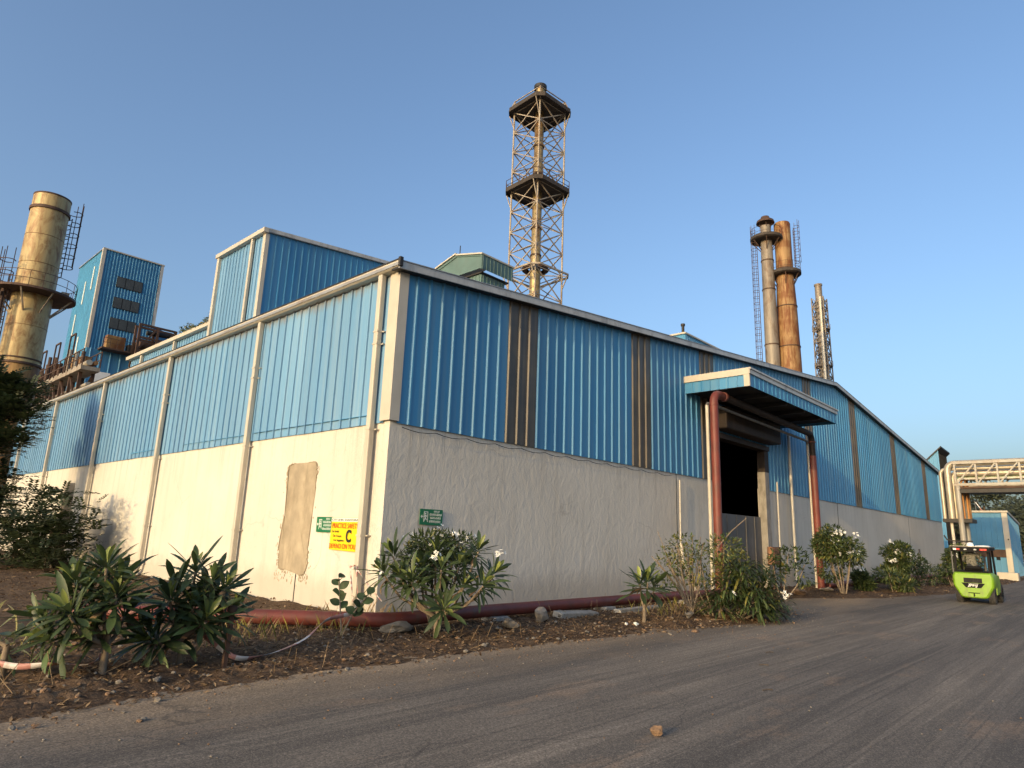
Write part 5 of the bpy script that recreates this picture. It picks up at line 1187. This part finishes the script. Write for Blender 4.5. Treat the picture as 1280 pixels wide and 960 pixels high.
def tree_limb(root, mb, p0, p1, nf, L, s, r=0.05):
    mid = p0.lerp(p1, 0.5)+Vector((0, 0, 0.18*(p1-p0).length)); MB().tube([p0, mid, p1], [r, r*0.65, r*0.25], 7).build('limb', M['darkbark'], root, smooth=True)
    for i in range(nf):
        t = 0.25+0.75*random.random(); p = (p0*(1-t)**2+mid*2*t*(1-t)+p1*t*t)+Vector((random.gauss(0, 0.22), random.gauss(0, 0.22), random.gauss(0, 0.2)))
        d = (p1-p0).normalized()*0.7+Vector((rnd(-1, 1), rnd(-1, 1), rnd(-0.45, 0.6))); frond(mb, p, d, L*rnd(0.7, 1.2), s)
TR = Vector((0.66, -0.75, 0)); TA = Vector((0.75, 0.66, 0))
for (h0, r, a, h1, nf) in ((2.0, 1.25, 0.2, 2.3, 60), (1.4, 1.35, -0.6, 1.6, 65), (2.8, 1.0, 0.4, 3.2, 45), (3.6, 1.55, 0.2, 4.6, 45), (4.4, 1.0, -0.5, 5.6, 55), (5.2, 0.5, 0.2, 6.7, 60), (5.4, -0.3, -0.4, 7.1, 60), (3.2, -0.6, -0.5, 3.5, 60), (2.2, 0.4, -1.2, 2.6, 60), (1.2, 0.3, -1.0, 1.2, 60), (1.0, 1.8, 0.0, 1.3, 50), (4.4, -1.0, 0.5, 5.3, 50), (1.6, -0.9, -0.6, 1.7, 60), (0.8, 0.8, -0.9, 0.8, 50), (5.8, 0.9, 0.3, 6.4, 40), (3.0, 0.5, -1.0, 4.2, 50), (4.6, 1.7, 0.0, 5.4, 50), (3.8, 1.5, -0.4, 4.4, 50), (5.0, 1.5, 0.1, 6.2, 45)):
    tree_limb(lt_, tb, Vector((0, 0, h0)), TR*r*1.05+TA*a+Vector((0, 0, h1)), int(nf*1.9), 0.66, 0.21)
tb.build('crown', [M['fol_dark'], M['fol_dark']], lt_, kind='stuff', fix=False)
b2_ = MB(); bush = thing('shrub', 'dark ragged shrub at the foot of the left wall below the overhanging tree', 'shrub', (-1.7, 15.6, 0))
for _ in range(1150):
    v = Vector((max(-1.6, min(1.2, random.gauss(-0.2, 0.55))), max(-2.0, min(2.4, random.gauss(0.3, 1.1))), min(2.5, abs(random.gauss(1.1, 0.75))))); frond(b2_, v, Vector((rnd(-1, 1), rnd(-1, 1), rnd(-0.2, 0.8))), 0.5, 0.17)
b2_.build('foliage', [M['fol_dark'], M['fol_dark']], bush, kind='stuff', fix=False)
stems(bush, [[(0, 0, 0), (0.1*k, 0.25*k, 0.6), (0.15*k, 0.5*k, 1.3)] for k in (-1.5, -0.5, 0.6, 1.4)], M['darkbark'], 0.04)
ps = MB().box((-0.12, -0.16, 0), (0.12, 0.16, 2.9)).build('masonry_pier', M['stone'], bevel=0.03, loc=(-1.4, 15.8, 0)); tag(ps, 'dark square pier standing against the left wall behind the ragged shrub', 'pier')
# ground litter fern patch: dead twigs on the verge
b = MB()
for _ in range(330):
    x = rnd(-8, 9); y = rnd(-4.0, -0.2)
    if y < edge_y(x)+0.15: continue
    z = verge_h(x, y); a = rnd(0, 2*PI); el = rnd(0.0, 1.4) if random.random() < 0.5 else 0.1; L = rnd(0.08, 0.35)
    p = Vector((x, y, z)); d = Vector((math.cos(a)*math.cos(el), math.sin(a)*math.cos(el), math.sin(el))); b.beam(p, p+d*L, 0.005)
b.build('dry_twigs', [M['dry1']], kind='stuff', fix=False)
b = MB()
for _ in range(420):
    cx, cy = random.choice([(-3.4, -1.2), (-2.4, -0.6), (-1.0, -0.8), (0.5, -0.6), (-6.2, -0.4), (6.5, -2.4)]); x = cx+random.gauss(0, 0.6); y = min(-0.15, cy+random.gauss(0, 0.35))
    if x > -0.1 and y > -0.1: continue
    p = Vector((x, y, verge_h(x, y))); a = rnd(0, 2*PI); L = rnd(0.10, 0.38); d = Vector((math.cos(a)*0.35, math.sin(a)*0.35, 1)); w = Vector((-math.sin(a), math.cos(a), 0))*0.006
    b.add([p-w, p+w, p+d*L*0.6+w*0.6, p+d*L+Vector((d.x, d.y, -0.1))*L*0.3], [(0, 1, 2, 3)], random.randint(0, 1))
b.build('dry_grass', [M['dry1'], M['fol_y']], kind='stuff', fix=False)

# ------------------------------------------------------------------ bare post, warning tapes
po = thing('fence_post', 'short rusty post standing before the left end of the red pipe', 'post', (-3.98, -2.46, verge_h(-3.98, -2.46)))
MB().beam((0, 0, -0.05), (0.03, 0.02, 0.64), 0.05).build('post_shaft', M['rust'], po)
MB().lathe([(0.05, 0), (0.065, 0.03), (0.055, 0.08), (0.0, 0.09)], 10, (0.03, 0.02, 0.62)).build('post_cap', M['rust'], po, smooth=True)
def tape(label, pts, w=0.075, n=60, twist=0.8):
    pts = [Vector(p) for p in pts]; segs_ = len(pts)-1; b = MB(); P = []
    def cr(t):
        i = min(int(t*segs_), segs_-1); f = t*segs_-i
        p0 = pts[max(i-1, 0)]; p1 = pts[i]; p2 = pts[i+1]; p3 = pts[min(i+2, segs_)]
        return 0.5*((2*p1)+(p2-p0)*f+(2*p0-5*p1+4*p2-p3)*f*f+(3*p1-p0-3*p2+p3)*f*f*f)
    vs = []
    for i in range(n+1):
        t = i/n; p = cr(t); d = (cr(min(1, t+0.01))-cr(max(0, t-0.01))).normalized(); s = d.cross(Vector((0, 0, 1)))
        s = s.normalized() if s.length > 0.05 else Vector((1, 0, 0)); u = s.cross(d); a = twist*math.sin(t*9)+0.9; q = (s*math.cos(a)+u*math.sin(a))*w/2
        vs += [p-q, p+q*0.0+u*0.004, p+q]
    b.v = vs
    for i in range(n):
        for k in (0, 1): b.f.append((3*i+k, 3*i+3+k, 3*i+4+k, 3*i+1+k)); b.mi.append(1 if (i//4) % 2 else 0)
    o = b.build('warning_tape', [M['tape_white'], M['tape_red']], smooth=True, fix=False); o.modifiers.new('t', 'SOLIDIFY').thickness = 0.002
    return tag(o, label, 'tape')
tape('red and white warning tape trailing on the soil under the far left plumeria', [(-6.2, -1.6, 0.20), (-5.93, -1.85, 0.14), (-5.62, -2.05, 0.16), (-5.35, -2.15, 0.14), (-5.22, -2.12, 0.22), (-5.2, -2.2, 0.34)], 0.06)
tape('white warning tape sagging from behind the second plumeria past the post to the sapling', [(-4.2, -1.9, 0.44), (-3.95, -2.2, 0.20), (-3.75, -2.35, 0.07), (-3.3, -2.25, 0.06), (-2.6, -1.9, 0.14), (-2.1, -1.65, 0.34), (-1.6, -1.6, 0.42), (-1.35, -1.5, 0.62)], 0.06)
tape('pink tape knotted round the corner downpipe with loose ends hanging', [(-0.26, 0.62, 0.99), (-0.30, 0.52, 0.97), (-0.30, 0.40, 1.0), (-0.25, 0.34, 0.98), (-0.27, 0.30, 0.8), (-0.28, 0.2, 0.4), (-0.33, 0.05, 0.1)], 0.035)
tape('thin pale tape strand slanting from the downpipe knot down to the pipe bend', [(-0.30, 0.50, 1.0), (-0.42, 0.25, 0.7), (-0.55, -0.05, 0.36)], 0.03)
tape('thin pale tape strand reaching from the downpipe knot toward the flowering plumeria', [(-0.28, 0.36, 0.98), (-0.30, -0.1, 0.70), (-0.40, -0.7, 0.45)], 0.02)

# ------------------------------------------------------------------ forklift and driver
FK = thing('forklift', 'lime green forklift seen from behind driving away on the road', 'forklift', (19.55, -6.48, 0.004), math.radians(1.0)); FK.scale = (0.95, 0.95, 0.95)
# local: +X forward, +Y left, rear face at x=0
prof = [(-0.61, 0.60), (-0.40, 0.20), (-0.30, 0.17), (0.30, 0.17), (0.40, 0.20), (0.61, 0.60), (0.62, 0.92), (0.56, 1.05), (-0.56, 1.05), (-0.62, 0.92)]
b = MB(); n = len(prof); st = [(0.0, 0.90, 0.03), (0.05, 0.97, 0.012), (0.14, 1.0, 0), (0.78, 1.0, 0)]
vs = [(x, p[0]*k, 0.6+(p[1]-0.6)*k) for x, k, _ in st for p in prof]
b.add(vs, [(i*n+j, i*n+(j+1) % n, (i+1)*n+(j+1) % n, (i+1)*n+j) for i in range(len(st)-1) for j in range(n)]+[tuple(range(n)), tuple((len(st)-1)*n+j for j in range(n-1, -1, -1))])
body = b.build('counterweight', M['lime'], FK, bevel=0.025, smooth=True)
MB().prism([(-0.27, 0.70), (0.27, 0.70), (0.27, 0.86), (-0.27, 0.86)], (-0.012, 0, 0), (0, 1, 0), (0, 0, 1), (0.03, 0, 0)).build('grille', M['black'], body)
b = MB()
for k in range(4): b.box((-0.018, -0.26, 0.715+k*0.038), (-0.0125, 0.26, 0.73+k*0.038))
b.build('grille_slats', M['rubber'], body)
MB().prism([(-0.35, 0.69), (-0.22, 0.53), (0.22, 0.53), (0.35, 0.69)], (-0.014, 0, 0), (0, 1, 0), (0, 0, 1), (0.03, 0, 0)).build('emblem_plate', M['black'], body)
b = MB()   # the white script emblem as strokes
def stroke(pts, w): 
    for i in range(len(pts)-1): b.beam((-0.0165, -pts[i][0], pts[i][1]), (-0.0165, -pts[i+1][0], pts[i+1][1]), 0.004, w, upv=(0, 0.7, 0.7))
stroke([(-0.16, 0.56), (-0.12, 0.60), (-0.09, 0.66), (-0.05, 0.655), (-0.08, 0.60), (-0.11, 0.56)], 0.02); stroke([(-0.05, 0.60), (0.0, 0.635), (0.02, 0.60), (-0.03, 0.58), (0.03, 0.60)], 0.018)
stroke([(0.05, 0.63), (0.06, 0.59), (0.10, 0.60), (0.12, 0.64), (0.10, 0.56), (0.06, 0.545)], 0.018); stroke([(-0.14, 0.65), (0.15, 0.665)], 0.012)
b.build('emblem', M['white'], body)
MB().box((-0.004, -0.20, 0.22), (0.02, 0.20, 0.36)).build('tow_recess', M['lime'], body)
MB().tube([(-0.03, 0, 0.24), (-0.03, 0, 0.36)], 0.02, 8).build('tow_pin', M['black'], body)
MB().box((-0.01, -0.17, 0.345), (0.015, 0.17, 0.37)).build('tow_slot', M['black'], body)
ch_ = MB().box((0.75, -0.52, 0.28), (2.15, 0.52, 0.62)).build('chassis', M['black'], FK)
for s in (-1, 1):
    MB().prism([(0.72, 0.30), (1.75, 0.30), (1.75, 0.62), (1.55, 0.95), (0.72, 1.0)], (0, s*0.58-0.02, 0), (1, 0, 0), (0, 0, 1), (0, 0.04, 0)).build('side_panel', M['lime'], FK, bevel=0.01)
    MB().box((1.2, s*0.60, 0.30), (1.7, s*0.60+s*0.06, 0.36)).build('foot_step', M['black'], FK)
MB().box((0.16, -0.46, 1.04), (0.95, 0.46, 1.10)).build('hood', M['black'], FK, bevel=0.02)
def wheel(x, y, R, w):
    t = MB().lathe([(R*0.55, -w/2), (R*0.92, -w/2), (R, -w*0.38), (R, w*0.38), (R*0.92, w/2), (R*0.55, w/2)], 24, cap=False)
    o = bpy.data.objects.new('wheel', None); COL.objects.link(o); o.parent = FK; o.location = (x, y, R); o.rotation_euler = (PI/2, 0, 0)
    t.build('tyre', M['rubber'], o, smooth=True)
    MB().lathe([(0.0, -w*0.3), (R*0.55, -w*0.3), (R*0.55, w*0.3), (0, w*0.3)], 16, cap=False).build('rim', M['lime'], o, smooth=True)
    b = MB()
    for k in range(20):
        a = k*2*PI/20; c, s_ = math.cos(a), math.sin(a); b.beam((R*c, R*s_, -w*0.4), (R*c, R*s_, w*0.4), 0.03, 0.02, upv=(c, s_, 0))
    b.build('tread', M['rubber'], o)
for s in (-1, 1): wheel(0.42, s*0.475, 0.27, 0.20); wheel(1.85, s*0.50, 0.33, 0.24)
for s in (-1, 1):
    MB().beam((0.20, s*0.50, 1.02), (0.32, s*0.50, 1.86), 0.07, 0.09).build('guard_post', M['black'], FK)
    MB().beam((1.72, s*0.50, 0.62), (1.35, s*0.50, 1.88), 0.06, 0.08).build('guard_post', M['black'], FK)
MB().tube([(0.1, 0.57, 1.02), (0.12, 0.57, 1.84)], 0.025, 8).build('exhaust_pipe', M['gate'], FK, smooth=True)
MB().box((0.06, -0.59, 1.947), (1.52, 0.59, 1.957)).build('guard_sheet', M['grey_trim'], FK)
rf = MB().box((0.08, -0.585, 1.90), (1.5, 0.585, 1.945)).build('overhead_guard', M['dark'], FK, bevel=0.015)
b = MB(); b.box((0.07, -0.58, 1.76), (0.15, 0.58, 1.898)); b.box((1.42, -0.58, 1.83), (1.5, 0.58, 1.898)); b.box((0.152, 0.50, 1.83), (1.418, 0.58, 1.898)); b.box((0.152, -0.58, 1.83), (1.418, -0.50, 1.898)); b.build('guard_frame', M['black'], rf)
MB().lathe([(0.0, 0.05), (0.2, 0.045), (0.26, 0.0)], 16, (0.3, -0.36, 1.946), cap=False).build('roof_dome', M['white'], rf, smooth=True)
for s in (-1, 1):
    y0 = s*0.40
    MB().box((0.045, y0-0.10, 1.815), (0.069, y0-0.005, 1.875)).build('tail_lamp', M['redlens'], rf)
    MB().box((0.045, y0+0.005, 1.815), (0.069, y0+0.10, 1.875)).build('tail_lamp', M['white'] if s > 0 else M['redlens'], rf)
for y in (-0.16, 0.13): MB().lathe([(0, 0), (0.04, 0.0), (0.05, 0.03), (0, 0.05)], 12, (0.05, y, 1.82), cap=False).build('work_lamp', M['white'], rf)
se = MB().box((0.42, -0.27, 1.104), (0.95, 0.27, 1.20)).build('seat', M['black'], FK, bevel=0.03)
MB().box((0.36, -0.25, 1.15), (0.44, 0.25, 1.26)).build('seat_back', M['black'], FK, bevel=0.04)
MB().tube([(1.35, 0, 1.05), (1.22, 0, 1.30)], 0.025, 8).build('steering_column', M['black'], FK)
MB().tube([Vector((1.20, 0, 1.31))+Vector((0.06*math.cos(t), 0.17*math.sin(t), 0.12*math.cos(t))) for t in np.linspace(0, 2*PI, 17)], 0.014, 6, cap=False).build('steering_wheel', M['black'], FK, smooth=True)
for s in (-1, 1):
    m = MB().beam((2.15, s*0.32, 0.1), (2.15, s*0.32, 1.98), 0.08, 0.14).build('mast_rail', M['black'], FK)
    MB().tube([(2.12, s*0.16, 0.2), (2.12, s*0.16, 1.6)], 0.035, 8).build('lift_cylinder', M['gate'], FK)
    MB().prism([(0, 0.0), (1.0, 0.0), (1.0, 0.02), (0.04, 0.04), (0.04, 0.5), (0, 0.5)], (2.28, s*0.24-0.05, 0.08), (1, 0, 0), (0, 0, 1), (0, 0.1, 0)).build('fork', M['rust'], FK)
b = MB(); b.box((2.22, -0.45, 0.35), (2.27, 0.45, 0.43)); b.box((2.22, -0.45, 0.75), (2.27, 0.45, 0.83)); b.build('fork_carriage', M['black'], FK)
MB().box((2.1, -0.38, 1.9), (2.2, 0.38, 1.98)).build('mast_crossbar', M['black'], FK)
MB().box((1.5, -0.72, 1.5), (1.53, -0.60, 1.62)).build('mirror', M['black'], FK)
# driver
def person(loc, rz):
    root = thing('person', 'driver in a patterned grey shirt and white helmet seated on the forklift', 'person', loc, rz)
    # one continuous skin: pelvis root, spine, head, arms to the wheel, legs bent
    V = [(0, 0, 0), (0.02, 0, 0.22), (0.03, 0, 0.42), (0.05, 0, 0.52), (0.08, 0, 0.60), (0.09, 0, 0.72)]; R = [(0.15, 0.12), (0.15, 0.11), (0.17, 0.11), (0.06, 0.06), (0.07, 0.085), (0.075, 0.09)]; Ed = [(0, 1), (1, 2), (2, 3), (3, 4), (4, 5)]
    for s in (-1, 1):
        k = len(V)
        V += [(0.02, s*0.20, 0.42), (0.12, s*0.27, 0.20), (0.36, s*0.20, 0.16), (0.44, s*0.17, 0.18)]; R += [(0.06, 0.06), (0.046, 0.046), (0.034, 0.034), (0.030, 0.022)]
        Ed += [(2, k), (k, k+1), (k+1, k+2), (k+2, k+3)]
        for f, (dx, dy, dz) in enumerate(((0.07, -0.035, 0.03), (0.085, -0.012, 0.035), (0.085, 0.01, 0.03), (0.07, 0.03, 0.02))):
            V.append((0.44+dx, s*(0.17+dy), 0.18+dz)); R.append((0.009, 0.009)); Ed.append((k+3, len(V)-1))
            V.append((0.44+dx+0.02, s*(0.17+dy), 0.18+dz-0.03)); R.append((0.008, 0.008)); Ed.append((len(V)-2, len(V)-1))
        V.append((0.46, s*0.125, 0.20)); R.append((0.010, 0.010)); Ed.append((k+3, len(V)-1))
        k = len(V)
        V += [(0.06, s*0.10, -0.01), (0.46, s*0.13, 0.06), (0.52, s*0.13, -0.36), (0.66, s*0.13, -0.40)]; R += [(0.085, 0.085), (0.062, 0.062), (0.042, 0.042), (0.032, 0.028)]
        Ed += [(0, k), (k, k+1), (k+1, k+2), (k+2, k+3)]
    me = bpy.data.meshes.new('body'); me.from_pydata(V, Ed, []); o = bpy.data.objects.new('body', me); COL.objects.link(o)
    sk = o.modifiers.new('skin', 'SKIN'); sub = o.modifiers.new('sub', 'SUBSURF'); sub.levels = 1; sub.render_levels = 1
    for i, sv in enumerate(me.skin_vertices[0].data): sv.radius = R[i]; sv.use_root = (i == 0)
    bpy.context.view_layer.update()
    me2 = bpy.data.meshes.new_from_object(o.evaluated_get(bpy.context.evaluated_depsgraph_get())); COL.objects.unlink(o); bpy.data.objects.remove(o)
    me2.materials.clear()
    for m in (M['shirt'], M['trouser'], M['skin']): me2.materials.append(m)
    for p in me2.polygons:
        c = p.center; p.use_smooth = True
        p.material_index = 2 if (c.z > 0.50 or (c.x > 0.30 and c.z > 0.11 and abs(c.y) > 0.05 and c.z < 0.3 and c.x > 0.30)) else (1 if c.z < 0.07 else 0)
    bo_ = bpy.data.objects.new('body', me2); COL.objects.link(bo_); bo_.parent = root
    MB().lathe([(0.135, 0.0), (0.125, 0.03), (0.115, 0.03), (0.112, 0.08), (0.085, 0.135), (0.04, 0.155), (0.0, 0.16)], 18, (0.095, 0, 0.70), cap=False).build('helmet', M['white'], root, smooth=True)
    f = MB()
    f.lathe([(0, -0.018), (0.016, 0), (0, 0.018)], 8, (0.178, 0, 0.665)); f.build('nose', M['skin'], root, smooth=True)
    f = MB()
    for s in (-1, 1): f.lathe([(0, -0.012), (0.011, 0), (0, 0.012)], 8, (0.168, s*0.033, 0.69))
    f.build('eyes', M['black'], root)
    f = MB()
    for s in (-1, 1): f.lathe([(0, -0.03), (0.018, 0), (0, 0.03)], 8, (0.085, s*0.085, 0.67))
    f.build('ears', M['skin'], root, smooth=True)
    MB().box((0.155, -0.025, 0.625), (0.166, 0.025, 0.633)).build('mouth', M['terracotta'], root)
    return root
person((19.55+0.56, -6.48+0.06, 1.178), math.radians(1.0)).scale = (0.95, 0.95, 0.95)

# ------------------------------------------------------------------ trees beyond the road
def far_tree(label, loc, H, Wd, n, s, seed, mats=('fol_far', 'fol_far2'), group='trees beyond the blue hut'):
    R = random.Random(seed); root = thing('tree', label, 'tree', loc, 0, group)
    MB().tube([(0, 0, 0), (0.2, 0.1, H*0.3), (R.uniform(-0.5, 0.5), 0.2, H*0.75)], [H*0.035, H*0.026, H*0.01], 9).build('trunk', M['darkbark'], root, smooth=True)
    cl = []
    for i in range(16):
        a = R.uniform(0, 2*PI); u = R.uniform(0.1, 1); h = R.uniform(0.32, 0.95); w = Wd*0.5*(1-abs(h-0.55)*1.1)
        c = Vector((math.cos(a)*u*w, math.sin(a)*u*w, H*h)); cl.append((c, R.uniform(0.12, 0.22)*Wd))
        if i < 8: MB().tube([(0, 0, H*0.28), (c.x*0.5, c.y*0.5, H*0.28+(c.z-H*0.28)*0.6), c], [H*0.014, H*0.009, H*0.004], 6).build('limb', M['darkbark'], root)
    b = MB()
    for c, r in cl:
        m0 = 0 if R.random() < 0.55 else 1
        for _ in range(n//16):
            v = Vector((R.gauss(0, 0.5), R.gauss(0, 0.5), R.gauss(0, 0.42))); p = c+v*r; d = Vector((R.uniform(-1, 1), R.uniform(-1, 1), R.uniform(-0.7, 0.7))).normalized(); q = d.orthogonal().normalized()*s*0.3; k = s*R.uniform(0.6, 1.2)
            b.add([p, p+d*k*0.5+q, p+d*k, p+d*k*0.5-q], [(0, 1, 2, 3)], m0 if R.random() < 0.8 else 1-m0)
    b.build('crown', [M[mats[0]], M[mats[1]]], root, kind='stuff', fix=False)
    return root
far_tree('broad hazy tree between the rack column and the blue hut', (118, 11.5, 0), 13.2, 11, 4200, 0.55, 1)
far_tree('smaller loose crowned tree rising just right of the broad hazy one', (112, 5.2, 0), 11.2, 8, 3200, 0.5, 2)
far_tree('rounded tree over the roof of the blue hut near the right edge', (104, 1.6, 0), 8.6, 8, 3200, 0.5, 3)
far_tree('dark tree at the right edge behind the blue hut', (95, -3.6, 0), 9.0, 9, 3600, 0.5, 4)
far_tree('low dense tree half hidden behind the blue hut', (100, -1.0, 0), 7.2, 9, 3200, 0.5, 5)
# wheel-blown litter on the road
for (x, y, lab) in ((3.1, -6.2, 'dark twig scrap lying far out on the right of the road'), (0.3, -7.3, 'thin dark twig lying on the road nearer the camera'), (1.9, -6.6, 'dark leaf scrap lying mid road right of the stone')):
    o = MB().tube([(-0.07, 0, 0.008), (0, 0.008, 0.014), (0.07, -0.004, 0.008)], 0.006, 6).build('twig', M['darkbark'], loc=(x, y, 0)); o.rotation_euler = (0, 0, rnd(-1, 0.3)); tag(o, lab, 'twig')
o = MB().add([(0, 0, 0), (0.12, 0.02, 0.04), (0.10, 0.12, 0.02), (0.02, 0.10, 0.06), (0.05, 0.05, 0.08)], [(0, 1, 4), (1, 2, 4), (2, 3, 4), (3, 0, 4)]).build('plastic_scrap', M['sign_white'], loc=(3.9, -3.25, verge_h(3.9, -3.25)+0.01)); tag(o, 'crumpled pale plastic scrap on the soil below the small plumeria', 'litter')
